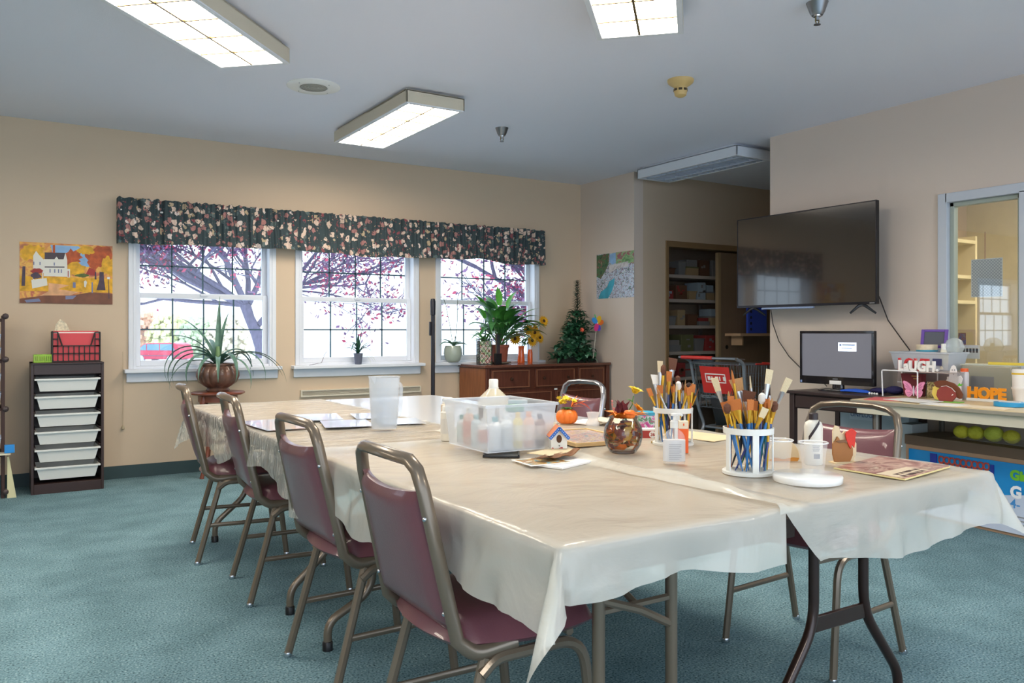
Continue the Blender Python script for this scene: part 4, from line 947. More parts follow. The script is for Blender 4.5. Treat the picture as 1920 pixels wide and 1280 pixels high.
mask=ramp(nt,v1.outputs['Distance'],[(.0,'B0605A'),(.10,'FFFFFF'),(.40,'FFFFFF'),(.44,'000000')])
m1=nt.nodes.new('ShaderNodeMix'); m1.data_type='RGBA'; nt.links.new(mask,m1.inputs[0]); m1.inputs[6].default_value=lin('38464A'); nt.links.new(petal,m1.inputs[7])
mask2=ramp(nt,v2.outputs['Distance'],[(.22,'FFFFFF'),(.28,'000000')]); small=ramp(nt,v2.outputs['Color'],[(.0,'38464A'),(.35,'8A4650'),(.5,'B89880'),(.62,'4A5658'),(.8,'A0686A')],True)
m2=nt.nodes.new('ShaderNodeMix'); m2.data_type='RGBA'; nt.links.new(mask2,m2.inputs[0]); nt.links.new(m1.outputs[2],m2.inputs[6]); nt.links.new(small,m2.inputs[7])
m3=nt.nodes.new('ShaderNodeMix'); m3.data_type='RGBA'; m3.inputs[0].default_value=.0; nt.links.new(m2.outputs[2],m3.inputs[6]); nt.links.new(m3.outputs[2],b.inputs['Base Color'])
mb=MB(); n=760; Z=[2.205,2.19,2.165,2.13,2.085,2.05,2.045,2.0,1.95,1.90,1.86]; x0,x1=.80,4.82; vs=[]
path=[(x0,7.085),(x0,7.05)]+[(x0+(x1-x0)*i/n,6.985) for i in range(n+1)]+[(x1,7.05),(x1,7.085)]
for i,(x,y) in enumerate(path):
    for j,z in enumerate(Z):
        pk=noise.noise(Vector((x*30,0,3+z*2)))*.045+noise.noise(Vector((x*70,1,z*2)))*.022
        fl_=.006*(j>6)*(j-6); inner=.7 if j>6 else 1
        if j in(5,6): pk*=.6
        yy=y-(pk*inner+fl_+ (.012*noise.noise(Vector((x*9,5,0)))*(j>6)) if 1<i<len(path)-2 else 0)
        zz=z+ (noise.noise(Vector((x*30,7,0)))*.014 if j<2 else 0)+(noise.noise(Vector((x*2.6,9,1)))*.03*((j-6)/4) if j>6 else 0)
        vs.append((x,yy,zz-.015*(j>8)*math.sin(x*1.7)**2))
k=len(Z); mb.add(vs,[(i*k+j,(i+1)*k+j,(i+1)*k+j+1,i*k+j+1) for i in range(len(path)-1) for j in range(k-1)])
t=thing('valance','long dark floral gathered window valance over the three windows','valance',(0,0,0))
obj('valance_fabric',mb,vm,t,smooth=180)
obj('rod',MB().tube([(.81,7.06,2.11),(.81,7.01,2.11),(4.81,7.01,2.11),(4.81,7.06,2.11)],.007,6),plastic_w,t)
# poster with an autumn house, built of painted patches
t=thing('autumn_poster','unframed autumn poster of a white house under golden trees on the window wall','poster',(.46,BY-.002,1.6),0)
pw,ph=.625,.458
bgm=pict_mat('poster_autumn',[(.30,'7A3E1C'),(.40,'B8641E'),(.48,'D98A22'),(.56,'E8AE2C'),(.66,'C0561E'),(.78,'8A4A2A')],9,.35,(1,1,1.2),1,.1)
def flat(pts,y): return [(x,y,z) for x,z in pts]
class PP:
    def __init__(s): s.mb=MB(); s.ms=[]; s.y=-.0012
    def poly(s,pts,mat):
        if mat not in s.ms: s.ms.append(mat)
        s.y-=.00012; s.mb.mat(s.ms.index(mat)).add(flat(pts,s.y),[tuple(range(len(pts)))[::-1]])
    def U(s,pts,mat): s.poly([((min(1,max(0,x))-.5)*pw,(.5-min(1,max(0,y)))*ph) for x,y in pts],mat)   # u to the right, v downwards
p=PP(); p.ms=[bgm]; p.mb.box(-pw/2,pw/2,-.0012,0,-ph/2,ph/2)
sky=M('paint_sky','8CB4DC',.5,var=.15,vscale=14); wh=M('paint_white','E2E4EA',.5,var=.05); rf_=M('paint_roof','4A3E46',.5,var=.2,vscale=20)
gold=M('paint_gold','E2A81E',.5,var=.3,vscale=22); rust=M('paint_rust','B4501E',.5,var=.35,vscale=22); dk=M('paint_dark','4A3A4A',.5,var=.3,vscale=20); pth=M('paint_path','E0A878',.5,var=.2,vscale=16); brd=M('paint_road','7A4A34',.5,var=.25,vscale=10)
shd=M('paint_shade','7A80A0',.5); redb=M('paint_barn','A03028',.5,var=.15); grn=M('paint_green','5A6A28',.5,var=.3,vscale=24)
def blob(cx,cy,rx,ry,mat,seed,n=22,rough=.25):
    R=random.Random(seed); p.U([(cx+rx*math.cos(2*PI*k/n)*(1+R.uniform(-rough,rough)),cy+ry*math.sin(2*PI*k/n)*(1+R.uniform(-rough,rough))) for k in range(n)],mat)
p.U([(.32,.03),(.62,.03),(.78,.22),(.76,.36),(.60,.40),(.35,.2)],sky)
blob(.13,.17,.14,.14,gold,1); blob(.55,.22,.10,.12,rust,2); blob(.6,.42,.10,.11,gold,3); blob(.86,.2,.15,.2,rust,4); blob(.70,.10,.09,.07,gold,5); blob(.95,.35,.08,.15,gold,15)
p.U([(.70,.50),(.74,.38),(.80,.42),(.82,.52)],redb)
p.U([(0,.56),(1,.56),(1,.80),(0,.80)],gold); blob(.66,.52,.07,.03,grn,6)
p.U([(.14,.22),(.17,.14),(.20,.20),(.25,.28),(.25,.50),(.14,.50)],wh); p.U([(.26,.16),(.48,.15),(.48,.27),(.26,.29)],rf_); p.U([(.345,.03),(.37,.03),(.37,.16),(.345,.16)],rust)
p.U([(.25,.27),(.46,.26),(.48,.15),(.50,.27),(.50,.55),(.25,.55)],wh); p.U([(.35,.29),(.385,.22),(.42,.29),(.42,.38),(.35,.38)],wh); p.U([(.26,.39),(.47,.38),(.47,.40),(.26,.41)],rf_)
for x in (.14,.205,.355,.40,.31,.36,.40,.43): p.U([(x,.32 if x in(.355,.205,.14) else .43),(x+.012,.32 if x in(.355,.205,.14) else .43),(x+.012,.37 if x in(.355,.205,.14) else .49),(x,.37 if x in(.355,.205,.14) else .49)],shd)
p.U([(.50,.42),(.53,.42),(.53,.56),(.50,.56)],wh); p.U([(.505,.45),(.515,.45),(.515,.55),(.505,.55)],redb)
p.U([(.12,.62),(.28,.58),(.29,.70),(.13,.76)],wh); p.U([(.135,.45),(.15,.45),(.15,.70),(.135,.70)],wh); p.U([(.235,.45),(.245,.45),(.245,.62),(.235,.62)],wh); blob(.18,.47,.06,.05,redb,7); blob(.17,.55,.05,.05,dk,17)
p.U([(.30,.66),(.52,.69),(.40,.76),(.62,.80),(.5,.88),(.18,.90),(.30,.80)],pth); p.U([(0,.93),(.25,.87),(.55,.86),(.75,.80),(1,.82),(1,1),(0,1)],brd)
p.U([(.05,.95),(.2,.92),(.22,.97),(.07,.99)],shd); p.U([(.48,.87),(.6,.86),(.56,.92),(.48,.93)],shd)
p.U([(.855,.45),(.90,.45),(.905,.60),(.92,.76),(.82,.76),(.85,.60)],dk); p.U([(.805,.45),(.815,.45),(.82,.58),(.80,.58)],dk); p.U([(.03,.40),(.06,.40),(.055,.72),(.02,.72)],dk)
p.U([(.765,.63),(.78,.63),(.78,.81),(.765,.81)],shd); p.U([(.56,.64),(.59,.64),(.59,.73),(.56,.73)],shd); p.U([(.68,.62),(.70,.60),(.715,.63),(.70,.72),(.685,.71)],wh); p.U([(.94,.53),(.97,.53),(.97,.57),(.94,.57)],wh); p.U([(.953,.57),(.958,.57),(.965,.90),(.955,.90)],dk)
obj('poster_sheet',p.mb,p.ms,t,smooth=0)
# jigsaw like garden poster on the alcove wall
t=thing('garden_poster','square garden stream poster on the short wall by the alcove','poster',(RX-.002,6.515,1.735),-PI/2)
gp=pict_mat('garden_print',[(.28,'2E4A44'),(.38,'5A8A7A'),(.44,'8A5A78'),(.5,'D8DCE8'),(.56,'7AA0B8'),(.62,'E8E4EE'),(.7,'8AA86A'),(.8,'C05070')],26,.4,(1,1,1),2.5,.15,8)
pw,ph=.60,.465; p=PP(); p.ms=[gp]; p.mb.box(-pw/2,pw/2,-.0012,0,-ph/2,ph/2)
turq=M('paint_turq','3FA0B8',.5,var=.2,vscale=10); dgr=pict_mat('garden_dark',[(.3,'2A4038'),(.5,'4E7A50'),(.6,'7A3440'),(.75,'A8C09A')],18,.4); sto=pict_mat('garden_stone',[(.3,'B0A8A8'),(.5,'D8D4D4'),(.7,'8A8A98')],16,.4)
p.U([(0,.02),(.35,.0),(.33,.25),(.22,.42),(.12,.55),(0,.5)],dgr); p.U([(.36,.03),(.52,.0),(.53,.22),(.44,.26),(.36,.2)],sky); p.U([(.53,0),(1,0),(1,.28),(.8,.25),(.53,.25)],pict_mat('garden_green',[(.3,'4E7A4A'),(.5,'9AC08A'),(.58,'B04A6A'),(.7,'6A9A7A')],14,.4))
p.U([(.34,.27),(.85,.22),(.85,.33),(.55,.36),(.34,.45)],sto); p.U([(.36,.62),(.50,.56),(.48,.7),(.42,.85),(.32,1),(.05,1),(.12,.85),(.28,.76)],turq)
obj('poster_sheet',p.mb,p.ms,t,smooth=0)
# drawer unit (dark frame, six white bins)
t=thing('drawer_unit','dark storage frame with six white pull out bins against the window wall','drawer unit',(.44,6.86,0),0)
fw,fh,fd=.465,.935,.34
m=MB().box(-fw/2,-fw/2+.018,-fd/2+.01,fd/2,0,fh).box(fw/2-.018,fw/2,-fd/2+.01,fd/2,0,fh).box(-fw/2+.018,fw/2-.018,fd/2-.008,fd/2,0.05,fh-.05).box(-fw/2,fw/2,-fd/2,fd/2,fh-.012,fh).box(-fw/2+.018,fw/2-.018,-fd/2+.01,fd/2,fh-.085,fh-.012).box(-fw/2+.018,fw/2-.018,-fd/2+.01,fd/2,0,.07)
for i in range(6):
    z=.115+i*.1265
    for q in (-1,1): m.box(q*(fw/2-.018)-.012*(q>0),q*(fw/2-.018)+.012*(q<0),-fd/2+.02,fd/2-.01,z+.085,z+.092)
obj('frame',m,darkwood,t,bevel=.002)
wbin=M('white_bin','E6E6E2',.4)
for i in range(6):
    z=.098+i*.1265; dz=.09
    T=Matrix.Translation((0,-.005,z))
    m=MB(); w0,w1,l0,l1=.175,.198,.13,.152
    R0=[(-w0,-l0,0),(w0,-l0,0),(w0,l0,0),(-w0,l0,0)]; R1=[(-w1,-l1,dz),(w1,-l1,dz),(w1,l1,dz),(-w1,l1,dz)]; R2=[(x*1.055,y*1.07,dz) for x,y,_ in R1]; R3=[(x,y,dz-.012) for x,y,_ in R2]
    vs=[T@Vector(v) for v in R0+R1+R2+R3]; fs=[(3,2,1,0)]
    for j in range(3):
        for kk in range(4): fs.append((j*4+kk,j*4+(kk+1)%4,(j+1)*4+(kk+1)%4,(j+1)*4+kk))
    d=obj('drawer',m.add(vs,fs),wbin,t,bevel=.008,solid=.003)
    d['label']='white plastic bin'
# basket with red folder
t=thing('file_basket','black wire look basket holding a red folder and papers on the drawer unit','basket',(.50,6.84,.936),0)
bk=M('basket_black','2A221E',.5); W2,H2_=.155,.225
m=MB(); y0=-.06
def bars(m,x0,x1,z0,z1,y,nx,nz,t_=.005):
    for i in range(nx+1): x=x0+(x1-x0)*i/nx; m.box(x-t_,x+t_,y-.002,y+.002,z0,z1)
    for j in range(nz+1): z=z0+(z1-z0)*j/nz; m.box(x0,x1,y-.002,y+.002,z-t_,z+t_)
bars(m,-W2,W2,.006,.118,y0,9,2,.004); 
for q in (-1,1):
    x0,x1=sorted((q*W2,q*(W2-.034))); bars(m,x0,x1,.118,.218,y0,1,2,.004)
    m.tube([(q*(W2-.034),y0,.215),(q*(W2-.062),y0,.12)],.005,6)
    for j in range(5): z=.006+j*.053; m.box(q*W2-.002,q*W2+.002,y0,.06,z-.004,z+.004)
    for j in range(4): yy=y0+.12*j/3; m.box(q*W2-.002,q*W2+.002,yy-.004,yy+.004,.002,.222)
bars(m,-W2,W2,.006,.222,.06,9,4,.004); m.box(-W2,W2,y0,.06,0,.005)
obj('basket_frame',m,bk,t)
solo('red_folder',MB().box(-.148,.148,-.048,-.042,0,.205).box(-.148,.148,-.02,-.016,0,.222),M('folder_red','D64A50',.5),'red folder standing in the black basket','folder',(.50,6.84,.942),bevel=.001)
solo('paper_stack',MB().box(-.142,.146,-.040,-.022,0,.213).box(-.14,.14,-.014,.03,0,.216),paper,'white papers standing behind the red folder in the black basket','papers',(.50,6.84,.942))
solo('patterned_papers',MB().prism([(-.06,0),(.06,0),(.02,.10),(-.02,.13),(-.05,.09)],.004,Tf,z0=0),M('cream_print','D8CBB0',.7,var=.3,vscale=60),'cream patterned papers sticking up behind the red folder','papers',(.42,6.893,1.12))
t=thing('green_basket','small lime green slotted plastic basket beside the black one','basket',(.285,6.83,.936))
m=MB(); gn=M('lime_plastic','9AC83A',.4)
for y in (-.045,.045):
    m.box(-.056,.056,y-.002,y+.002,0,.008).box(-.058,.058,y-.002,y+.002,.044,.056)
    for i in range(10): x=-.054+i*.012; m.box(x-.003,x+.003,y-.002,y+.002,.008,.044)
for x in (-.056,.056): m.box(x-.002,x+.002,-.045,.045,0,.056)
m.box(-.056,.056,-.045,.045,0,.003); obj('basket_frame',m,gn,t)
# rack cut by the left edge
t=thing('bin_rack','dark brown tilted bin rack cut off by the left edge of the view','bin rack',(-.17,6.70,0))
m=MB().box(.20,.222,-.02,.30,0,1.27).box(-.42,-.398,-.02,.30,0,1.27)
for z in (.30,.62,.95,1.24): m.box(-.398,.2,-.01,.30,z-.012,z+.008)
obj('rack_frame',m,M('rack_brown','3E241C',.5),t,bevel=.002)
for z in (.045,.62,.965,1.265): obj('knob',MB().ball((.225,-.025,z),.021,6),M('knob_dark','4A3E3E',.4),t)
for z,l in ((1.08,'top'),(.985,'second'),(.80,'third'),(.67,'fourth'),(.36,'lowest')):
    m=shell(.2,.16,.09,fl=.015); solo('rack_bin',m,M('bin_bluish','D5DCEA',.4),'bluish white bin %s in the brown rack at the left edge'%l,'bin',(-.085,6.79,z-.03),group='bins of the brown rack',solid=.003)
solo('blue_box',MB().box(-.03,.03,-.02,.02,0,.055),M('bright_blue_box','2A8CD8',.45),'small bright blue box sticking out of the brown rack','box',(.078,6.62,.322),bevel=.002)
solo('box_shelf_items',MB().box(-.30,.025,-.03,.06,0,.012),M('cream_board','D8D0B8',.6),'pale flat board under the blue box on the rack','board',(.06,6.63,.309))
solo('leaning_board',MB().prism([(-.02,0),(.035,0),(-.01,.29),(-.02,.29)],.05,Tf,z0=0),M('leaning_cream','D8D2A8',.6),'narrow cream board leaning beside the brown rack','board',(.085,6.72,0))
# plant stand and big ribbed pot
t=thing('plant_stand','round reddish wooden plant stand with scalloped top and curved legs','plant stand',(1.505,6.80,0))
cw=M('cherry_wood','7A4230',.4,var=.2,vscale=10,coat=.2)
m=MB(); n=64; vs=[]
for z,s in ((.655,.93),(.662,1),(.672,1),(.678,.96)):
    for k_ in range(n):
        a=2*PI*k_/n; r_=.205*s*(1+.035*math.cos(a*8)); vs.append((r_*math.cos(a),r_*math.sin(a),z))
fs=[(i*n+k_,i*n+(k_+1)%n,(i+1)*n+(k_+1)%n,(i+1)*n+k_) for i in range(3) for k_ in range(n)]+[tuple(range(n))[::-1],tuple(3*n+k_ for k_ in range(n))]
obj('top',m.add(vs,fs),cw,t)
obj('apron',MB().lathe([(.15,.60),(.152,.655),(.14,.655),(.138,.60)],n=40),cw,t)
for a in (.5,2.07,3.64,5.21):
    c,s=math.cos(a),math.sin(a); pts=[(c*r_,s*r_,z) for r_,z in ((.135,.655),(.15,.60),(.14,.50),(.105,.36),(.095,.27),(.11,.15),(.145,.05),(.16,.0))]
    obj('leg',MB().tube(pts,[.022,.024,.02,.016,.015,.014,.014,.017],8),cw,t)
obj('stretcher',MB().tube([(.1*math.cos(.5),.1*math.sin(.5),.27),(-.1*math.cos(.5),-.1*math.sin(.5),.27)],.012,6).tube([(.1*math.cos(2.07),.1*math.sin(2.07),.27),(-.1*math.cos(2.07),-.1*math.sin(2.07),.27)],.012,6),cw,t)
t=thing('potted_plant','long leaved plant in a ribbed brown wooden look pot on the plant stand','potted plant',(1.505,6.80,.679))
pm_=M('carved_pot','6E4E40',.35,var=.55,vscale=7,stretch=(2.5,2.5,1),coat=.4,bump=.3,bscale=25)
m=MB(); n=84; prof=[(.085,0),(.092,.012),(.08,.03),(.10,.042),(.145,.075),(.165,.12),(.166,.15),(.152,.185),(.135,.205),(.14,.215),(.138,.225),(.128,.226),(.12,.20)]
vs=[]
for i,(r_,z) in enumerate(prof):
    for k_ in range(n):
        a=2*PI*k_/n; q=(1-.07*abs(math.cos(a*7))**8) if 3<=i<=8 else 1; vs.append((r_*q*math.cos(a),r_*q*math.sin(a),z))
fs=[(i*n+k_,i*n+(k_+1)%n,(i+1)*n+(k_+1)%n,(i+1)*n+k_) for i in range(len(prof)-1) for k_ in range(n)]+[tuple(range(n))[::-1]]
obj('pot',m.add(vs,fs),pm_,t); obj('soil',MB().lathe([(.124,.212),(1e-5,.214)],n=30),M('soil','3A2E26',.95),t)
m=MB(); sh=lambda tt: max(.05,(1-tt**2.2))
R=random.Random(4)
for az,L,W,e0,e1 in ((2.9,.62,.034,1.25,-2.3),(3.3,.58,.032,1.1,-2.2),(2.6,.50,.03,.95,-2.0),(3.7,.44,.034,1.0,-2.0),(5.0,.42,.034,1.1,-2.2),(4.5,.40,.03,.9,-1.9),(5.6,.52,.03,1.0,-1.8),(6.0,.62,.028,.8,-1.5),(.2,.60,.026,.7,-1.2),(.6,.5,.024,.9,-1.6),(1.6,.48,.03,1.2,-.6),(2.2,.55,.026,1.25,.2),
 (2.9,.55,.026,1.25,-.6),(.1,.42,.028,1.45,-2.2),(1.2,.52,.034,1.56,1.3),(4.0,.36,.03,.8,-1.7),(5.3,.45,.024,.7,-1.9),(3.1,.45,.024,.55,-1.7),(.9,.45,.026,1.5,.8)):
    m.blade((.02*math.cos(az),.02*math.sin(az),.21),az,L*1.08,W*1.55,e0,e1,16,.22,sh)
obj('foliage',m,green3,t)
obj('stem',MB().tube([(0,0,.2),(0,0,.36)],[.024,.014],8),M('stem_green','7A9A6A',.5),t)
obj('seed_head',MB().tube([(.13,-.02,.22),(.15,-.02,.30)],.004,5).blade((.15,-.02,.28),0,.05,.012,1.3,1,3).blade((.15,-.02,.28),2.5,.05,.012,1,.8,3).blade((.15,-.02,.29),4.5,.04,.012,1.2,1,3).ball((.135,-.02,.225),.018,5),M('pale_bud','B8B49A',.6),t)
# small plant on the middle sill
t=thing('sill_plant','small spiky plant in a grey pot on the middle window sill','potted plant',(2.79,7.035,.861))
obj('pot',MB().lathe([(.030,0),(.042,.095),(.044,.10),(.040,.1),(.036,.085),(1e-5,.084)],n=24),M('grey_pot','6A6E80',.5),t)
m=MB(); R=random.Random(8)
for i in range(22): a=R.uniform(0,6.28); m.blade((0,0,.085),a,R.uniform(.16,.34),.024,R.uniform(.9,1.5),R.uniform(-1.6,.3),8,.2,sh) if math.sin(a)<.2 else m.blade((0,0,.085),a,.14,.020,1.4,.9,6,.2,sh)
m.blade((0,0,.085),.3,.34,.014,1.45,1.2,8,.2,sh); obj('foliage',m,green2,t)
m=MB()
for k_ in range(3): m.blade((.02*k_,-.03,.08),-.8+k_*.3,.16,.007,.2,-1.7,8,.2,sh)
obj('trailing_leaf',m,M('pale_trailing','A8B880',.5),t)
solo('bare_twig',MB().tube([(-.09,0,0),(-.03,-.01,.012),(.02,-.01,.02),(.05,0,.09),(.07,0,.12)],.0022,5),M('twig','5A4E58',.7),'thin dry twig lying and curling on the middle window sill','twig',(2.42,7.03,.862))
# orchid pot on the right sill
t=thing('orchid_pot','round leaved orchid in a pale glazed pot on the right window sill','potted plant',(3.76,7.02,.861))
obj('pot',MB().lathe([(.05,0),(.075,.02),(.092,.08),(.088,.13),(.075,.16),(.072,.155),(.08,.12)],n=30),M('glazed_pot','A9B3A6',.25,var=.2,vscale=4,coat=.5),t)
m=MB()
for az,L,e0,e1 in ((3.4,.20,.6,-.7),(-.2,.16,.5,-.6),(2.6,.15,.9,-.1),(-1.2,.12,.8,-.3)): m.blade((0,-.01,.155),az,L,.075,e0,e1,8,.2)
obj('leaf',m,M('dusty_green','6F8F72',.45),t)
obj('flower_spike',MB().tube([(0,0,.15),(-.04,-.01,.35),(-.09,-.02,.55),(-.115,-.02,.62)],.003,5).tube([(.02,0,.15),(.045,0,.4),(.05,0,.65)],.003,5).tube([(0,0,.19),(.02,-.01,.22),(.01,-.02,.25)],.004,5),M('spike_green','4A5A48',.6),t)
solo('black_pole',MB().lathe([(.075,0),(.075,.01),(.02,.016),(.019,1.31),(.024,1.315),(.026,1.44),(.020,1.465),(1e-5,1.47)],n=18),M('pole_black','25242C',.35),'tall slim black pole lamp standing between the middle and right windows','pole lamp',(3.47,6.88,0))
t2=solo('pole_remote',MB().box(-.011,.011,-.008,.008,0,.13),M('pole_black'),'small black handset hanging on the slim black pole','handset',(3.44,6.875,1.12),bevel=.004)
# ---------------- dresser ----------------
DX0,DX1,DY0,DY1,DH=3.85,5.345,6.56,7.07,.845
t=thing('dresser','long brown wooden dresser with inset drawers in the corner under the right window','dresser',(0,0,0))
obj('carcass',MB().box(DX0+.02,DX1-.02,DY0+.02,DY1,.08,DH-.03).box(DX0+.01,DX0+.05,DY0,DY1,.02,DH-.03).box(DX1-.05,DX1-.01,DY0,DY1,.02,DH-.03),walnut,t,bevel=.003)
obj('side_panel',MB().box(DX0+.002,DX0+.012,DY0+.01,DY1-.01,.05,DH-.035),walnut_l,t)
obj('top',MB().box(DX0-.012,DX1,DY0-.015,DY1,DH-.03,DH-.003),M('walnut_top','6A4032',.2,coat=.5,var=.1,vscale=5,stretch=(1,8,1)),t,bevel=.006)
obj('plinth',MB().box(DX0+.04,DX1-.04,DY0+.03,DY1,0,.08),walnut,t)
mold=M('walnut_moulding','8A5A42',.35)
rows=[(.615,.80,[(DX0+.07,4.36),(4.42,4.90),(4.94,DX1-.07)]),(.36,.585,[(DX0+.07,4.62),(4.66,DX1-.07)]),(.11,.335,[(DX0+.07,4.62),(4.66,DX1-.07)])]
for z0,z1,cs in rows:
    for a,b_ in cs:
        d=obj('drawer',MB().box(a,b_,DY0+.006,DY0+.03,z0,z1),walnut,t,bevel=.003)
        mm=MB()
        for x0,x1,q0,q1 in ((a+.012,b_-.012,z0+.010,z0+.018),(a+.012,b_-.012,z1-.018,z1-.010),(a+.012,a+.020,z0+.018,z1-.018),(b_-.020,b_-.012,z0+.018,z1-.018)): mm.box(x0,x1,DY0-.002,DY0+.01,q0,q1)
        obj('moulding',mm,mold,d)
        for x in ((a*.8+b_*.2,a*.2+b_*.8) if b_-a>.46 else ((a+b_)/2,)): obj('knob',MB().lathe([(.008,0),(.008,.008),(.016,.014),(.014,.022),(1e-5,.024)],n=14,tf=Matrix.Translation((x,DY0+.006,(z0+z1)/2))@Matrix.Rotation(PI/2,4,'X')),M('antique_knob','4A3226',.4,.4),d)
solo('paper_tag',MB().box(-.018,.018,-.001,0,0,.016),paper,'tiny white paper tag on the middle front of the dresser','tag',(4.655,DY0-.003,.585))
# plants and things on the dresser
DZ=DH-.002
t=thing('peace_lily','big leafy peace lily in a terracotta pot on the dresser','potted plant',(4.20,6.88,DZ))
obj('pot',MB().lathe([(.075,.012),(.085,.10),(.092,.155),(.100,.158),(.100,.185),(.092,.185),(.085,.16),(1e-5,.155)],n=32),terracotta,t)
obj('saucer',MB().lathe([(.09,0),(.11,.004),(.118,.02),(.112,.02),(.1,.01),(1e-5,.008)],n=32),M('saucer_brown','4A3A34',.5),t)
obj('pebble_band',MB().lathe([(.119,.005),(.121,.016)],n=32),M('speckled','9A8A78',.6,var=.6,vscale=120),t)
R=random.Random(21); m=MB(); stm=MB()
for i in range(64):
    a=R.uniform(0,6.28); 
    if math.sin(a)>.1 and R.random()<.65: a=-a
    el=R.uniform(.5,1.45); L0=R.uniform(.14,.36); p1=Vector((math.cos(a)*math.cos(el)*L0,math.sin(a)*math.cos(el)*L0*.8,.16+math.sin(el)*L0)); stm.tube([(0,0,.15),(p1.x*.4,p1.y*.4,.15+(p1.z-.15)*.55),p1],.0035,5)
    m.mat(0 if R.random()<.5 else 1).blade(p1,a,R.uniform(.20,.30),R.uniform(.08,.115),el-.1,el-R.uniform(.9,2.0),9,.15)
for a,el,L0,L in ((3.3,1.15,.38,.26),(1.2,1.4,.42,.24),(.2,1.3,.40,.24),(3.6,.9,.36,.22),(5.9,.9,.34,.26)):
    p1=Vector((math.cos(a)*math.cos(el)*L0,math.sin(a)*math.cos(el)*L0*.6,.16+math.sin(el)*L0)); stm.tube([(0,0,.15),p1],.0035,5); m.mat(2).blade(p1,a,L,.075,el,el-.9,9,.15)
obj('leaf_crown',m,[green1,M('mid_leaf','478248',.35,var=.3,vscale=20,coat=.2),M('bright_leaf','5AA83C',.35,var=.2,vscale=20)],t); obj('stem',stm,M('stem_g','6A9A5A',.5),t)
# lattice planter box and dark pen cup
t=thing('lattice_basket','slim black lattice basket holding greenery on the dresser, left of the peace lily','basket',(4.0,6.83,DZ),-.3)
m=MB(); w_=.062; h_=.30
for f in range(4):
    T=Matrix.Rotation(f*PI/2,4,'Z')
    for i in range(-4,9):
        for s_ in (1,-1):
            za=i*.05; pts=[]
            x0,z0,x1,z1=-w_,za,w_,za+.16
            if z0<0: x0=-w_+(0-z0)/.16*2*w_; z0=0
            if z1>h_*.8: x1=-w_+(h_*.8-za)/.16*2*w_; z1=h_*.8
            if x1-x0>.01: m.tube([T@Vector((s_*x0,-w_,z0)),T@Vector((s_*x1,-w_,z1))],.0022,4)
    m.tube([T@Vector((-w_,-w_,0)),T@Vector((-w_,-w_,h_*.8))],.003,5); m.tube([T@Vector((-w_,-w_,h_*.8)),T@Vector((w_,-w_,h_*.8))],.003,5); m.tube([T@Vector((-w_,-w_,.003)),T@Vector((w_,-w_,.003))],.003,5)
obj('lattice',m,black_m,t)
obj('liner',MB().box(-w_+.006,w_-.006,-w_+.006,w_-.006,.004,h_*.74),pict_mat('liner_print',[(.3,'4E7A3A'),(.45,'A8C088'),(.52,'E8E4DA'),(.6,'C05A4A'),(.7,'6A9A4A')],22,.5),t)
R=random.Random(2); m=MB()
for i in range(14): a=R.uniform(2,5.5); m.blade((R.uniform(-.03,.03),R.uniform(-.03,.03),.2),a,R.uniform(.12,.24),.03,R.uniform(.6,1.4),R.uniform(-1.2,.2),7,.2)
obj('foliage',m,green1,t)
t=thing('pen_box','small black box holding dark rulers beside the lattice basket','pen box',(4.075,6.70,DZ))
obj('box_body',MB().box(-.032,.032,-.02,.02,0,.105),black_m,t,bevel=.001)
for x,h,c in ((-.02,.30,'6A5A4A'),(-.004,.29,'3A3A44'),(.014,.28,'2E3038')): solo('ruler',MB().box(-.007,.007,-.002,.002,0,h-.105),M('ruler_'+c,c,.5),{'6A5A4A':'brown ruler standing in the small black box on the dresser','3A3A44':'grey ruler standing between two others in the small black box','2E3038':'black ruler at the right of the small black box'}[c],'ruler',(4.075+x,6.70,DZ+.106))
# sunflowers
t=thing('sunflower_vase','orange glass vase of sunflowers on the dresser','flower vase',(4.47,6.90,DZ))
obj('vase',MB().lathe([(.035,0),(.038,.01),(.032,.09),(.028,.13),(.033,.17)],n=24),M('orange_glass','EE6A32',.15,coat=.5),t)
stm=MB(); m=MB(); cen=MB(); lf=MB()
for x,y,z,nx,ny in ((.26,-.02,.42,.1,-1),(.13,-.05,.30,-.2,-1),(.20,-.03,.25,.2,-.9),(.06,-.04,.33,-.4,-.8),(-.10,-.05,.24,-.5,-.8),(.17,0,.34,.4,-.6),(.09,-.06,.22,0,-.9)):
    m=MB(); flower(m,(x,y,z),(nx,ny,.25),15,.066,.030,.15,-.1,2); hd=obj('petal_head',m,M('sunflower_yellow','F2B020',.5,var=.2,vscale=40),t); c=Vector((x,y,z))+Vector((nx,ny,.25)).normalized()*.006; obj('flower_centre',MB().ball(c,.020,6,(1,.5,1)),M('sunflower_brown','4A2A16',.8),hd); stm.tube([(0,0,.15),(x*.3,y*.3,.15+(z-.15)*.4),(x,y+.01,z)],.003,5)
R=random.Random(14)
for i in range(12): a=R.uniform(-3.6,.5); lf.blade((R.uniform(0,.12),0,.17+R.uniform(0,.08)),a,R.uniform(.07,.13),.035,R.uniform(.2,1.2),R.uniform(-1.2,0),6,.15)
obj('stem',stm,green1,t); obj('leaf',lf,green1,t)
solo('orange_jar',MB().lathe([(.024,0),(.026,.01),(.026,.10),(.020,.125),(.022,.135),(1e-5,.134)],n=20),M('orange_glass'),'second smaller orange glass jar beside the sunflower vase','jar',(4.545,6.85,DZ))
solo('white_vase',MB().box(-.045,.045,-.02,.02,0,.30),M('white_card','E9E2E0',.5),'tall flat white card standing behind the sunflower vase','card',(4.69,7.0,DZ),bevel=.002)
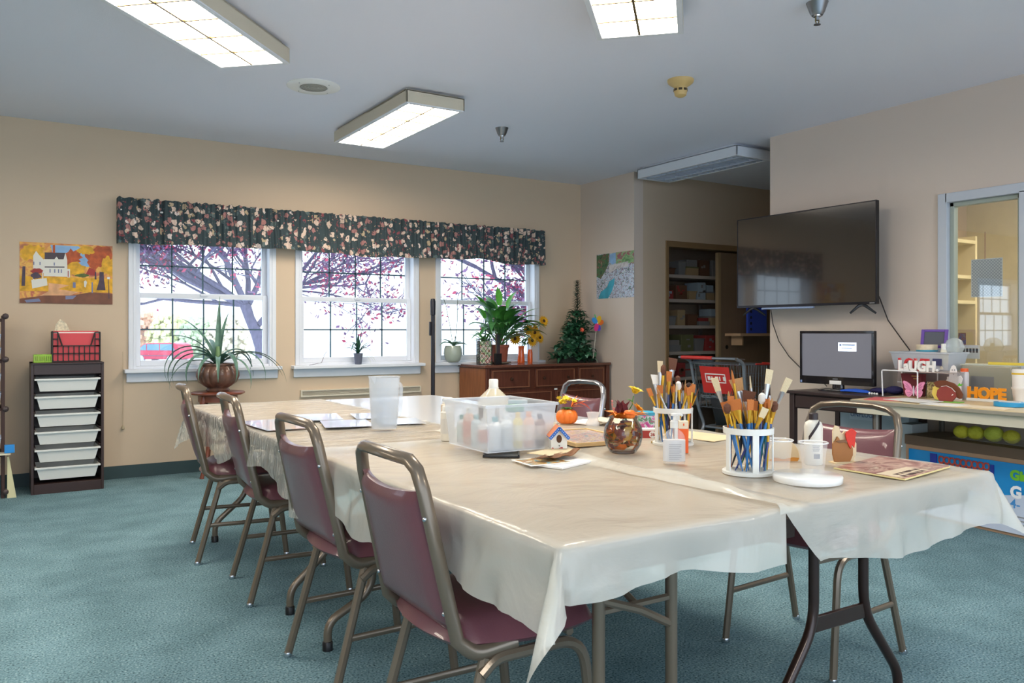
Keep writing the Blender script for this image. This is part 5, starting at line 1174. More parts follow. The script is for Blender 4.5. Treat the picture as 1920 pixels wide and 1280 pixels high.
# ivy arrangement with a slim spire
t=thing('ivy_arrangement','dark green ivy mound with a slim leafy spire at the right end of the dresser','plant arrangement',(5.10,6.80,DZ))
obj('planter',MB().box(-.22,.20,-.06,.06,0,.06),M('dark_planter','2A2E26',.7),t)
R=random.Random(31); m=MB()
for i in range(520):
    zz=R.random()**1.5*.34; sp_=.26*(1-zz/.42); a=R.uniform(0,6.28); rr=math.sqrt(R.random())*sp_; c=(min(.13,max(-.30,-.04+rr*math.cos(a)*1.1)),max(-.17,min(.17,rr*math.sin(a)*.6)),.03+zz); m.mat(R.choice([0,1,1,1,2])).blade(c,R.uniform(0,6.28),R.uniform(.07,.11),R.uniform(.05,.075),R.uniform(-.2,1.2),R.uniform(-1.4,.2),5,.15)
for i in range(120):
    zz=.30+R.random()*.22; rr=.12*(1-(zz-.3)/.3); a=R.uniform(0,6.28); m.mat(R.choice([0,1])).blade((rr*math.cos(a),rr*math.sin(a),zz),a,.08,.05,R.uniform(0,1),R.uniform(-1.2,0),5,.15)
obj('foliage',m,[green2,M('ivy_mid','3C7250',.35,var=.4,vscale=25,coat=.2),M('ivy_pale','7AA88A',.35,coat=.3)],t)
m=MB()
for i in range(260):
    zz=.42+.42*(i/260); rr=.055*(1-(zz-.42)/.52)+.012; a=i*2.4; m.blade((rr*.5*math.cos(a),rr*.5*math.sin(a),zz),a,.03+rr*.3,.014,R.uniform(.2,1),-.6,3,.1)
obj('spire',m,M('spire_green','3E5240',.7,var=.3),t)
obj('trunk',MB().tube([(0,0,.02),(0,0,.85)],[.012,.005],6),M('spire_trunk','4A3A30',.8),t)
obj('pink_blossom',(lambda q:(flower(q,(-.07,-.17,.33),(-.2,-1,.3),7,.03,.022,.6,0,2),q)[1])(MB()),M('coral_petal','E8684A',.5),t)
m=MB()
for i in range(3): m.blade((.10+.02*i,-.10,.33+.04*i),-.3-.4*i,.10,.06,.7,-.4,6,.15)
obj('broad_leaf',m,M('ivy_mid'),t)
# foil pinwheel
t=thing('pinwheel','multicoloured petal pinwheel stuck in the ivy arrangement','pinwheel',(5.22,6.62,DZ+.40))
for k_,(c,a) in enumerate((('E83A8A',-1.9),('3A9AE8',2.5),('F0C02A',1.1),('F0762A',.2),('5A4AC8',-1.2),('4AC06A',1.9))):
    pts=[(.012*math.cos(a+q)+.0,.012*math.sin(a+q)) for q in (-1.2,1.2)]; tip=.085 if k_<5 else .10; ww=.028 if k_<5 else .008
    out_=[(tip*.5+tip*.5*math.cos(2*PI*j/14),ww*math.sin(2*PI*j/14)) for j in range(14)]; T=Matrix.Rotation(PI/2,4,'X')@Matrix.Rotation(a,4,'Z')
    obj('petal',MB().prism(out_,.002,Matrix.Translation((0,-.004+.001*k_,0))@T),M('pin_'+c,c,.45),t)
obj('hub',MB().ball((0,-.006,0),.008,6),paper,t); obj('stick',MB().tube([(0,.004,0),(-.02,.04,-.36)],.003,6),M('stick_w','D8D0C0',.6),t)
# ---------------- television wall ----------------
TVX=5.15
t=thing('television','large flat black television on the right wall, reflecting the windows','television',(TVX,4.05,1.35),rad(-90)+rad(.6))
scr=M('tv_screen','241E1C',.10,coat=.6,spec=1)
tw=.622; th_=.722
obj('cabinet',MB().box(-tw,tw,.0,.03,0,th_).box(-tw*.6,tw*.6,.03,.065,.08,th_*.7),black_m,t,bevel=.003)
obj('screen',MB().box(-tw+.008,tw-.008,-.003,.001,.018,th_-.008),scr,t,smooth=0)
m=MB().box(-tw,tw,-.006,.0,0,.016).box(-tw,tw,-.006,0,th_-.008,th_).box(-tw,-tw+.007,-.006,0,.016,th_-.008).box(tw-.007,tw,-.006,0,.016,th_-.008)
obj('bezel',m,M('tv_bezel','26242A',.3,.5),t,bevel=.001)
obj('badge',MB().box(tw-.05,tw-.012,-.0075,-.006,.004,.012),steel,t)
for x in (-.47,.50):
    obj('leg',MB().tube([(x,.02,.0),(x-.02,-.0,-.012),(x-.065,-.03,-.062)],[.011,.011,.007],6).tube([(x,.02,.0),(x+.02,.03,-.012),(x+.065,.08,-.062)],[.011,.011,.007],6),black_m,t)
obj('wall_bracket',MB().box(-.2,.2,.065,.08,.2,.5).box(-.03,.03,.08,.205,.3,.42),black_m,t)
obj('sound_strip',MB().box(-.36,.12,-.022,.0,-.018,-.002),M('strip_blue_grey','8C9AB8',.3,.3),t,bevel=.003)
cord_m=M('black_cord','3A3230',.5)
inv=Matrix.Translation((TVX,4.05,1.35))@Matrix.Rotation(rad(-90)+rad(.6),4,'Z'); inv.invert()
def tcord(pts,r): obj('cord',MB().tube([inv@Vector(q) for q in pts],r,6),cord_m,t)
tcord([(5.34,4.50,1.36),(5.345,4.48,1.22),(5.345,4.42,1.08),(5.345,4.32,.96),(5.345,4.22,.88),(5.30,4.0,.80),(5.25,3.9,.75)],.004)
tcord([(5.34,3.62,1.50),(5.345,3.557,1.45),(5.345,3.528,1.393),(5.345,3.466,1.239),(5.345,3.365,1.108),(5.345,3.306,1.034),(5.34,3.27,.95),(5.33,3.25,.76)],.0045)
# small shelf and blue strip on the alcove wall behind the television
t=thing('wall_shelf','short pale wooden wall shelf in the alcove, below the left end of the television','shelf',(6.65,CY-.001,1.11))
obj('board',MB().box(0,.62,-.22,0,0,.028),M('pale_shelf_wood','C9A888',.5),t,bevel=.002); obj('bracket',MB().box(.1,.12,-.15,0,-.1,0),M('pale_shelf_wood'),t)
t=thing('blue_organizer','narrow bright blue perforated panel standing on the alcove shelf','organizer',(6.96,CY-.05,1.139))
obj('panel',MB().box(0,.30,0,.03,0,.34),M('bright_blue','3A5AD8',.4),t,bevel=.002)
m=MB()
for i in range(5): m.ball((.045,-.001,.045+i*.064),.017,6,(1,.12,1))
obj('hole',m,M('navy_hole','1E2550',.6),t)
# ---------------- dark desk with monitor ----------------
t=thing('side_desk','small dark wooden desk with one drawer under the television','desk',(5.05,3.50,0),rad(-90))
hx=.345; fy=-.29
obj('top',MB().box(-.362,.345,-.31,.27,.722,.742),darkwood,t,bevel=.003)
obj('carcass',MB().box(-hx,hx,fy+.015,.26,.62,.722),darkwood,t)
dr=obj('drawer',MB().box(-hx+.05,hx-.05,fy,fy+.02,.628,.712),darkwood,t,bevel=.002)
obj('knob',MB().lathe([(.006,0),(.006,.012),(.013,.018),(.013,.026),(1e-5,.03)],n=14,tf=Matrix.Translation((-.02,fy,.672))@Matrix.Rotation(PI/2,4,'X')),M('knob_dark'),dr)
for x in (-hx,hx-.04):
    for y in (fy,.22): obj('leg',MB().box(x,x+.04,y,y+.04,0,.722),darkwood,t,bevel=.002)
t=thing('monitor','black computer monitor on the dark desk, showing a small pale blue message box','monitor',(4.96,3.61,.743),rad(-90)+rad(4))
mw,mh=.283,.375; z0=.045
obj('cabinet',MB().box(-mw,mw,0,.03,z0,z0+mh).box(-.18,.18,.03,.07,z0+.05,z0+.28),black_m,t,bevel=.004)
obj('bezel',MB().box(-mw,mw,-.008,0,z0,z0+.055).box(-mw,mw,-.008,0,z0+mh-.018,z0+mh).box(-mw,-mw+.018,-.008,0,z0+.055,z0+mh-.018).box(mw-.018,mw,-.008,0,z0+.055,z0+mh-.018),M('gloss_black','1E1C20',.12,coat=.5),t,bevel=.002)
obj('screen',MB().box(-mw+.018,mw-.018,-.003,0,z0+.055,z0+mh-.018),M('lit_screen','5A5A62',.3,emit=.22,emcol='787880'),t,smooth=0)
ms=M('message_white','E8F0FF',.4,emit=.8,emcol='D8E4FA')
obj('message_box',MB().box(.02,.155,-.0045,-.003,z0+.235,z0+.295),ms,t,smooth=0)
m=MB().box(.03,.045,-.0055,-.0045,z0+.272,z0+.283).box(.05,.145,-.0055,-.0045,z0+.274,z0+.281).box(.045,.125,-.0055,-.0045,z0+.252,z0+.257); obj('message_print',m,M('msg_blue','5A78A8',.5),t,smooth=0)
obj('badge',MB().box(-.02,.018,-.0095,-.008,z0+.035,z0+.044),steel,t); obj('sticker',MB().box(-.045,.045,-.009,-.008,z0+.002,z0+.028),paper,t); obj('button',MB().box(-mw+.006,-mw+.02,-.009,-.008,z0+.006,z0+.022),M('btn','8AA0D0',.4),t)
obj('stand',MB().lathe([(.15,0),(.15,.008),(.12,.016),(.045,.02),(.04,.09),(1e-5,.09)],(.0,.03,0),n=36,sy=.65),M('gloss_black'),t)
solo('blue_gloves',MB().tube([(0,0,0),(.02,-.05,.004),(.03,-.12,.0),(.045,-.19,-.002)],[.010,.016,.014,.010],8,flat=(1.4,.7)).tube([(.03,-.01,0),(.05,-.08,.006),(.06,-.16,.002)],[.010,.015,.010],8,flat=(1.4,.7)),M('bright_blue_cloth','2A62D8',.6),'bright blue rubber gloves lying before the monitor foot','gloves',(4.86,3.50,.757),0)
m=MB()
for i in range(4): m.ball((.0,-.018*i,.008),.008,5)
solo('white_beads',m,paper,'white knobbly beads between the blue gloves and the navy cloth','beads',(4.87,3.29,.743))
m=MB(); m.ball((0,0,.02),.045,8,(1,1.4,.45)).ball((.02,-.10,.028),.05,8,(1,1.2,.55)).ball((.04,-.19,.02),.035,8,(1,1.2,.5))
solo('navy_cloth',m,M('navy_cloth_m','2C2858',.8,bump=.5,bscale=30),'crumpled navy cloth on the desk right of the monitor','cloth',(5.02,3.32,.742))
# white cabinet and box with UNPLUG note behind the chair, waste bin
pw_=M('pale_appliance','B9C6CE',.5)
t=thing('white_heater','pale box unit with a paper note reading UNPLUG under the desk','heater',(5.20,3.49,0),rad(-90))
obj('body',MB().box(-.26,.27,0,.12,0,.62),pw_,t,bevel=.004)
obj('note',MB().box(-.18,.01,-.002,0,.53,.61),M('note_paper','C9D4DE',.6),t)
text('note_print','UNPLUG',.045,M('note_ink','5A6E9A',.6),t,(-.085,-.0025,.552),ext=.0003,off=.0005)
solo('white_tower',MB().box(-.09,.09,-.045,.045,0,.55),M('tower_white','C2CCD2',.5),'narrow white unit standing right of the UNPLUG box, under the side table','cabinet',(5.15,3.155,0),bevel=.004)
t=thing('waste_bin','grey black waste bin on the floor left of the dark desk','waste bin',(5.2,4.17,0))
obj('bin_body',MB().lathe([(.10,0),(.125,.28),(.13,.285),(.12,.28),(.095,.01),(1e-5,.008)],n=28),M('bin_dark','3A3436',.5),t)
obj('bag_liner',MB().lathe([(.132,.24),(.136,.29),(.128,.305),(.118,.27),(.10,.24)],n=28),M('liner_white','D8D8DC',.4),t)
# ---------------- long side table ----------------
t=thing('side_table','long pale topped table along the right wall, loaded with crafts','table',(4.9,2.30,0),0)
pt=M('pale_tan_top','D8C49A',.35,var=.05); gre=M('grey_edge','9A9486',.4)
obj('tabletop',MB().box(-.40,.40,-1.3,.87,.715,.74),pt,t,bevel=.006)
obj('edge_band',MB().box(-.405,-.398,-1.3,.87,.717,.737).box(-.40,.40,.868,.874,.717,.737),gre,t,bevel=.002)
obj('apron',MB().box(-.38,-.36,-1.28,.84,.655,.715).box(-.36,.36,.82,.84,.655,.715).box(.36,.38,-1.28,.82,.655,.715),M('apron_cream','CFC8B4',.5),t)
for x in (-.33,.382):
    for y in (.74,-1.2): obj('leg',MB().tube([(x,y,0),(x,y,.7)],.017,8),M('leg_grey','7A746C',.4,.4),t)
# carton with printed game panel and a bag on top
t=thing('game_carton','big tan carton holding a blue and white game box panel under the side table','carton',(4.90,2.72,0),rad(-90)+rad(-6))
# local: x to the right as seen (towards us), y into the wall
cb=M('cardboard','B08E72',.75,var=.05)
obj('carton_body',MB().box(-.36,.85,0,.36,0,.44).box(-.36,.85,.0,.36,.44,.445),cb,t,bevel=.003)
obj('rim',MB().box(-.365,.855,-.006,.366,.44,.50),M('rim_brown','6A5544',.6),t,bevel=.002)
pnl=obj('game_panel',MB().box(-.33,.80,-.012,-.001,.02,.415),M('panel_blue','1E8ACF',.25,coat=.5,var=.12,vscale=3),t,bevel=.002)
Tq=Matrix.Rotation(PI/2,4,'X')
obj('panel_white',MB().prism([(.80,.02),(.80,.27),(.40,.245),(.12,.20),(-.33,.10),(-.33,.02)],.001,Tq,z0=.012),M('panel_whitepaint','C6D0E4',.3,coat=.4),pnl)
gr=MB()
for i in range(9):
    for j in range(4):
        cx,cz=-.10+i*.036,.375-j*.045; ring=12; vs=[]
        for k_ in range(ring):
            a=2*PI*k_/ring; vs.append((cx+.012*math.cos(a),-.0165,cz+.015*math.sin(a)))
        for k_ in range(ring):
            a=2*PI*k_/ring; q=max(abs(math.cos(a)),abs(math.sin(a))); vs.append((cx+.0182*math.cos(a)/q,-.0165,cz+.0227*math.sin(a)/q))
        gr.add(vs,[(k_,(k_+1)%ring,ring+(k_+1)%ring,ring+k_) for k_ in range(ring)])
obj('game_grid',gr,M('grid_red','B8463A',.4),pnl,solid=.002)
obj('game_post',MB().box(-.175,-.13,-.018,-.013,.18,.405),M('post_navy','2A3A9A',.4),pnl); obj('game_post',MB().box(.212,.232,-.018,-.013,.18,.39),M('post_navy'),pnl)
obj('game_hook',MB().tube([(.30,-.014,.13),(.26,-.014,.15),(.25,-.014,.19),(.265,-.014,.24)],.009,5),M('post_navy','2A3A9A',.4),pnl)
text('panel_print','Gia',.075,M('print_lime','7AC42A',.4),pnl,(.325,-.0145,.325),ext=.0005,off=.004,align='LEFT')
text('panel_print','G',.090,M('print_white','F2F4F8',.4),pnl,(.325,-.0145,.225),ext=.0005,off=.004,align='LEFT')
text('panel_print','4-',.07,M('print_skyblue','4A90D0',.4),pnl,(.325,-.0145,.165),ext=.0005,off=.001,align='LEFT')
ln=MB()
for i,w_ in enumerate((.10,.12,.08,.11)): ln.box(.36,.36+w_,-.0145,-.0130,.115-i*.022,.122-i*.022)
obj('panel_print',ln,M('grey_print'),pnl,smooth=0)
# clear bag with yellow green contents
t=thing('clear_bag','clear plastic bag of yellow green things lying on the carton','plastic bag',(4.90,2.52,.502),rad(-90)+rad(-6))
m=MB(); n1,n2=24,12
for i in range(n1+1):
    for j in range(n2+1):
        u=-.30+.72*i/n1; v=.02+.30*j/n2; e=min(1,min(u+.30,.42-u)*8)*min(1,min(v-.02,.32-v)*10)
        m.v.append((u,v,.006+e*(.085+.035*noise.noise(Vector((u*7,v*9,1)))+.02*noise.noise(Vector((u*22,v*22,4))))))
m.f=[(i*(n2+1)+j,(i+1)*(n2+1)+j,(i+1)*(n2+1)+j+1,i*(n2+1)+j+1) for i in range(n1) for j in range(n2)]; m.m=[0]*len(m.f)
obj('bag_film',m,clearmat('bag_film_m','F0F0F0',.1,.16),t)
GBg='yellow green things in the clear bag'
for i,(x,c,s) in enumerate(((-.24,'E0D440',.040),(-.155,'D4CC40',.042),(-.05,'CCD050',.046),(.05,'D4CA44',.040),(.19,'B8C080',.048),(.31,'3AA070',.038))):
    solo('yarn_ball',MB().ball((0,0,s),s,8,(1,1.2,1)),M('yarn_'+c,c,.8,bump=.5,bscale=80),['bright yellow ball at the left end of the clear bag','second yellow ball from the left in the clear bag','middle larger yellow green ball in the clear bag','small yellow ball right of the middle in the clear bag','pale olive ball towards the right of the clear bag','teal green ball at the right end of the clear bag'][i],'ball',(4.975,2.50-x,.508),0,GBg)
# ---------------- things on the side table ----------------
SZ=.7405
RZ=rad(-90)
def S_(x,y): return (x,y,SZ)
sheet(4.66,3.02,.24,.22,.3,'red and pink paper under white card at the left end of the side table',M('red_paper','D8646A',.6),SZ,'red_paper','paper',th=.003)
sheet(4.66,2.86,.20,.26,-.2,'white card lying in front of the red paper on the side table',paper,SZ+.004,'white_card','card',th=.003)
sheet(4.58,2.62,.14,.22,.15,'second white card, closer to the wooden acorn on the side table',paper,SZ,'white_card','card',th=.004)
sheet(4.60,2.40,.14,.24,.1,'cream paper shape at the front edge of the side table before the orange word',M('cream_paper'),SZ,'cream_shape','paper',th=.003)
# wire stand
t=thing('wire_stand','white wire riser stand holding the Laugh sign on the side table','stand',(4.97,3.08,SZ),RZ)
wr=M('white_wire','F2F2F4',.3); 
for y in (-.10,.12): obj('wire_frame',MB().tube(fillet([(-.115,y,0),(-.122,y,.168),(.122,y,.168),(.122,y,0)],.012,4),.0045,6),wr,t)
obj('shelf_plate',MB().box(-.11,.32,-.10,.12,.163,.168),clearmat('shelf_clear','D8C8C0',.2,.6),t)
obj('rear_leg',MB().box(.315,.32,-.09,.11,0,.165),clearmat('shelf_clear2','D8D0D0',.2,.3),t)
# word sculptures
t=thing('laugh_sign','white standing letters spelling Laugh on top of the wire stand','word sign',(4.93,3.0,SZ+.169),RZ)
text('letters','LaUGH',.088,paper,t,(0,0,.001),ext=.008,off=.004,sx=.9)
obj('period',MB().ball((.132,-.0,.008),.009,5),paper,t)
t=thing('love_sign','red standing letters spelling LOVE behind the white Laugh letters','word sign',(4.975,3.05,SZ+.169),RZ)
text('letters','LOVE',.108,M('letter_red','D0343A',.4),t,(.0,0,.001),ext=.008,off=.003,sx=.8)
t=thing('hope_sign','orange letters spelling HOPE on a white strip on the side table','word sign',(5.0,2.607,SZ),RZ-.05)
obj('base_strip',MB().box(-.115,.115,-.012,.012,0,.016),paper,t,bevel=.001); text('letters','HOPE',.092,M('letter_orange','F59A1E',.45),t,(0,0,.017),ext=.005,off=.005,sx=.98)
# maroon gift bag with pink butterfly
t=thing('gift_bag','dark red gift bag behind the pink butterfly under the wire stand','gift bag',(5.03,3.08,SZ),RZ)
obj('bag_body',MB().add([(-.055,-.02,0),(.06,-.02,0),(.06,.025,0),(-.055,.025,0),(-.075,-.025,.145),(.065,-.025,.145),(.065,.03,.145),(-.075,.03,.145)],[(3,2,1,0),(0,1,5,4),(1,2,6,5),(2,3,7,6),(3,0,4,7)]),M('bag_maroon','7A3036',.45),t)
m=MB()
for x,z,w_ in ((.0,.128,.05),(.012,.112,.035)): m.box(x,x+w_,-.0262,-.0252,z,z+.006)
obj('gold_print',m,M('gold_ink','C09A50',.4,.3),t)
t=thing('butterfly','pink cut out butterfly standing before the dark red bag','butterfly',(4.90,3.0,SZ),RZ)
wing=[(.003,.035),(.010,.062),(.022,.085),(.045,.100),(.068,.105),(.074,.097),(.064,.078),(.062,.062),(.052,.052),(.060,.040),(.054,.020),(.042,.006),(.030,.003),(.018,.012),(.008,.026)]
pk=M('butterfly_pink','EE9AC4',.5,var=.12,vscale=30)
for q in (-1,1):
    o_=obj('wing',MB().prism([(q*x,z) for x,z in (wing if q>0 else wing[::-1])],.003,Tq,z0=0),pk,t,bevel=.0008)
    m=MB()
    for (x0,z0_),(x1,z1_) in (((.012,.05),(.055,.09)),((.014,.045),(.058,.075)),((.012,.04),(.048,.055)),((.012,.03),(.045,.03)),((.012,.025),(.036,.012))): m.tube([(q*x0,-.0035,z0_),(q*(x0+x1)/2,-.0035,(z0_+z1_)/2+.003),(q*x1,-.0035,z1_)],.0013,4)
    obj('wing_line',m,M('butterfly_line','B86A98',.5),o_)
obj('body',MB().tube([(0,-.004,.012),(0,-.004,.04),(0,-.004,.075)],[.003,.0055,.003],8),M('pearl','D8D4E0',.3),t)
t=thing('green_swirl_card','patterned cream card leaning right of the butterfly','card',(4.99,2.955,SZ),RZ+.2)
obj('card_sheet',MB().add([(-.015,0,0),(.02,0,0),(.035,.01,.10),(-.012,.01,.10)],[(0,1,2,3)]),pict_mat('swirl_print',[(.35,'D8C09A'),(.5,'A8A060'),(.6,'6A4A30')],40),t,solid=.002,smooth=0)
# wooden acorn cutout, ghost, candle
t=thing('wooden_acorn','maroon and yellow wooden acorn shaped cutout with a brown cap on a green base','wooden cutout',(4.78,2.722,SZ),RZ+.1); t.scale=(1.5,1.2,1.25)
obj('yellow_board',MB().prism([(-.02,.003),(-.048,.01),(-.058,.035),(-.055,.065),(-.04,.08),(-.015,.07)],.010,Tq,z0=-.012),M('board_yellow','E8CC62',.6),t,bevel=.001)
obj('cap_board',MB().prism([(-.05,.09),(-.03,.1),(-.005,.102),(.03,.09),(.05,.068),(.062,.04),(.058,.02),(.05,.018),(.03,.03),(-.01,.06),(-.04,.07)],.010,Tq,z0=-.004),M('board_brown','6E3A22',.6,var=.15),t,bevel=.001)
obj('front_board',MB().prism([(-.022,.003),(-.034,.03),(-.03,.055),(-.016,.072),(.004,.076),(.024,.066),(.038,.048),(.042,.028),(.026,.003)],.010,Tq,z0=.008),M('board_maroon','8E3A34',.6,var=.1),t,bevel=.001)
obj('eye',MB().prism([(.026,.032),(.032,.037),(.030,.040),(.025,.035)],.001,Tq,z0=.0181),paper,t); obj('white_line',MB().tube([(-.014,-.0185,.073),(.006,-.0185,.078),(.026,-.0185,.068),(.040,-.0185,.05)],.0012,4),paper,t)
obj('leaf',MB().prism([(.038,.078),(.046,.092),(.05,.085),(.06,.09),(.052,.078)],.004,Tq,z0=-.01),M('leaf_lime','5AB82A',.5),t); obj('base',MB().box(-.05,.06,-.03,.02,0,.004),M('base_green','7AB84A',.6),t)
t=thing('ghost_cutout','white wooden ghost cutout rising behind the acorn','ghost cutout',(4.99,2.80,SZ),RZ); t.scale=(1,1,1.19)
obj('ghost_body',MB().prism([(-.055,0),(-.05,.06),(-.062,.075),(-.05,.085),(-.036,.105),(-.036,.115),(-.022,.118),(-.018,.15),(-.008,.172),(.004,.178),(.016,.172),(.024,.15),(.026,.12),(.048,.125),(.06,.11),(.05,.08),(.055,0)][::-1],.006,Tq,z0=0),M('ghost_white','ECE6E4',.6),t,bevel=.001)
m=MB(); m.ball((-.003,-.007,.152),.004,5,(.7,.3,1.2)).ball((.012,-.007,.152),.004,5,(.7,.3,1.2)).ball((.005,-.007,.132),.004,5,(.8,.3,1.4)); obj('face',m,M('grey_print'),t)
bottle('candle_jar','clear white bottle with an orange cap behind the ghost','bottle',(5.07,2.775,SZ),.026,.19,'DAD6D8','E8642E',capr=.85,shoulder=.1,caph=.1)
# frosted drawer bin behind, with containers
t=thing('craft_bin','wide translucent bin of craft supplies behind the Laugh sign','bin',(5.19,3.077,SZ+.17),RZ)
obj('bin_body',shell(.36,.18,.115,fl=.02),frost,t,bevel=.01,solid=.0025); obj('bin_label',MB().box(.09,.15,-.106,-.104,.03,.075),M('label_navy','3A4068',.5),t)
t=thing('bin_riser','clear drawer box holding up the translucent craft bin','drawer box',(5.19,3.077,SZ),RZ)
obj('box_body',MB().box(-.17,.19,-.08,.09,0,.165),clearmat('riser_clear','B8A8A8',.25,.6),t,bevel=.006); obj('drawer_line',MB().box(-.17,.19,-.082,-.08,.078,.086),M('pale_line','D0CCD0',.4),t)
for i,(x,y,c,h,l) in enumerate(((5.15,3.19,'C8B8A0',.07,'tan bundle inside the translucent bin at its left'),(5.15,3.12,'6A5A5A',.08,'dark tool bundle in the translucent bin'),(5.15,3.03,'3A7AA0',.06,'blue pack inside the translucent bin'),(5.15,2.95,'A8403A',.05,'red roll at the right of the translucent bin'))):
    solo('craft_pack',MB().box(-.02,.02,-.025,.025,0,h),M('pack_'+c,c,.6),l,'pack',(x,y,SZ+.176),group='packs in the translucent bin',bevel=.003)
t=thing('purple_frame','purple picture frame with a grey blank panel leaning on the craft bin','picture frame',(5.22,3.06,SZ+.31),RZ+.12); t.scale=(1,1,.82)
T=Matrix.Rotation(rad(-8),4,'X')
m=MB()
for x0,x1,z0_,z1_ in ((-.085,-.065,0,.15),(.065,.085,0,.15),(-.065,.065,0,.02),(-.065,.065,.13,.15)): m.box(x0,x1,-.006,.006,z0_,z1_,T)
obj('frame',m,M('frame_purple','6A46A8',.4),t,bevel=.002); obj('panel',MB().box(-.066,.066,-.001,.003,.02,.13,T),M('panel_slate','565A68',.5),t)
t=thing('tape_tub','round white tub with a blue band on the craft bin','tub',(5.16,3.07,SZ+.288)); obj('tub_body',MB().lathe([(.062,0),(.065,.045),(1e-5,.045)],n=28),M('tub_cream','E4D4B8',.5,var=.15,vscale=30),t); obj('band',MB().lathe([(.064,.0),(.066,.010)],n=28),M('teal_rim'),t)
bottle('white_glue','white glue bottle with a yellow band right of the purple frame','bottle',(5.12,2.935,SZ+.176),.026,.165,'E6E0CE','F0EEE8',band='E8D84A',capr=.55,shoulder=.3,caph=.22)
solo('film_wrap',MB().lathe([(.05,0),(.065,.03),(.045,.075),(.02,.09),(1e-5,.09)],n=9),clearmat('film','E8F0F0',.15,.35),'crumpled clear film on the right of the craft bin','plastic film',(5.18,2.90,SZ+.288))
# stacked foam cups and tape
t=thing('foam_cup_stack','tall stack of white foam cups at the right edge of the view','cup stack',(5.10,2.466,SZ))
obj('lower_cup',MB().lathe([(.032,0),(.040,.075),(.044,.08),(.044,.09),(.040,.092)],n=26),M('foam','EFEAE4',.7),t); obj('upper_cup',MB().lathe([(.038,.09),(.042,.19),(.039,.195),(1e-5,.195)],n=26),M('foam'),t); obj('yellow_band',MB().lathe([(.0425,.165),(.0428,.175)],n=26),M('cap_E3B92C','E3B92C',.4),t)
t=thing('tape_roll','flat blue roll of tape at the right edge of the side table','tape roll',(4.79,2.37,SZ)); obj('tape',MB().lathe([(.075,0),(.078,.002),(.078,.024),(.075,.026),(.055,.026),(.055,0)],n=40),M('tape_blue','2E9AD0',.4),t); obj('core',MB().lathe([(.055,.001),(.055,.0265),(.048,.0265),(.048,.001)],n=40),M('core_white','E8E4DE',.6),t)
# ---------------- shopping cart ----------------
# built in its own frame: x forward, handle at x=0
t=thing('shopping_cart','grey wire shopping cart with a red handle and red sign in the alcove opening','shopping cart',(5.08,4.94,0),rad(2))
cg=M('cart_grey','8A9098',.35,.5); cr=M('cart_red','C9302A',.35,coat=.3)
m=MB()
for q in (-1,1):
    m.tube(fillet([(.02,q*.29,.93),(.10,q*.29,.905),(.17,q*.27,.50),(.24,q*.25,.32),(.02,q*.25,.13),(.75,q*.20,.13)],.06,5),.0145,8)
    m.tube([(.24,q*.25,.32),(.62,q*.2,.34)],.010,6)
m.tube([(.24,-.25,.32),(.24,.25,.32)],.010,6); m.tube([(.75,-.20,.13),(.75,.20,.13)],.012,6)
obj('frame',m,cg,t)
m=MB(); 
def BX(u,s,z): # basket side: u along, z level
    return (.06+u*.86,s*(.265-u*.07),z)
for q in (-1,1):
    for j in range(5): z0_=.52+.09*j; m.tube([(.15-.02*j,q*.262,z0_),(.93,q*.195,z0_-.02)],.0028,4)
    for i in range(22): x=.13+.80*i/21; yy=q*(.265-(x-.1)*.082); m.tube([(x,yy,.885-.03*x),(x+.0,yy*.93,.50)],.0024,4)
    m.tube([(.08,q*.268,.89),(.95,q*.195,.86)],.007,6)
for i in range(11): y=-.19+.038*i; m.tube([(.95,y,.86),(.93,y*.93,.50)],.0024,4)
for i in range(14): y=-.235+.47*i/13; m.tube([(.14,y,.50),(.93,y*.78,.50)],.0024,4)
obj('basket',m,cg,t)
m=MB()
for i in range(9):
    y=-.24+.06*i; m.tube([(.09,y,.88),(.19,y,.50)],.003,4)
for z,x in ((.60,.163),(.585,.168),(.88,.09)): m.tube([(x,-.25,z),(x,.25,z)],.005,5)
m.tube([(.06,-.22,.935),(.20,-.22,.925),(.20,.22,.925),(.06,.22,.935)],.006,5)
obj('seat_gate',m,chrome,t)
obj('seat_flap',MB().add([(.165,-.24,.58),(.165,.12,.58),(.215,.10,.35),(.215,-.22,.35)],[(0,1,2,3)]),M('flap_dark','2E3236',.5),t,solid=.006)
T=Matrix.Translation((.085,-.03,.635))@Matrix.Rotation(rad(-14),4,'Y')
sg=obj('red_sign',MB().box(-.004,.0,-.17,.15,0,.235,T),cr,t,bevel=.001)
m=MB()
for a in ((-.12,.10,.165,.175),(-.12,.10,.095,.102),(-.12,-.112,.095,.175),(.092,.10,.095,.175)): m.box(-.006,-.0045,a[0],a[1],a[2],a[3],T)
for i,w_ in enumerate((.03,.012,.03,.012,.03)): y=.075-i*.042; m.box(-.006,-.0045,y-w_,y,.115,.150,T)
obj('sign_print',m,paper,sg,smooth=0)
obj('handle',MB().tube([(0,-.30,.935),(0,.33,.935)],.013,8),steel,t); obj('handle_grip',MB().tube([(0,-.05,.935),(0,.30,.935)],.0165,10),cr,t)
obj('red_rim',MB().tube([(.30,-.258,.885),(.95,-.20,.865)],.008,6).tube([(.95,-.20,.865),(.95,.20,.865)],.008,6),cr,t)
for x,y in ((.08,.25),(.08,-.25),(.75,.2),(.75,-.2)): obj('wheel',MB().lathe([(.055,-.014),(.055,.014),(.02,.016),(1e-5,.016)],n=18,tf=Matrix.Translation((x,y,.055))@Matrix.Rotation(PI/2,4,'X')),black_m,t)
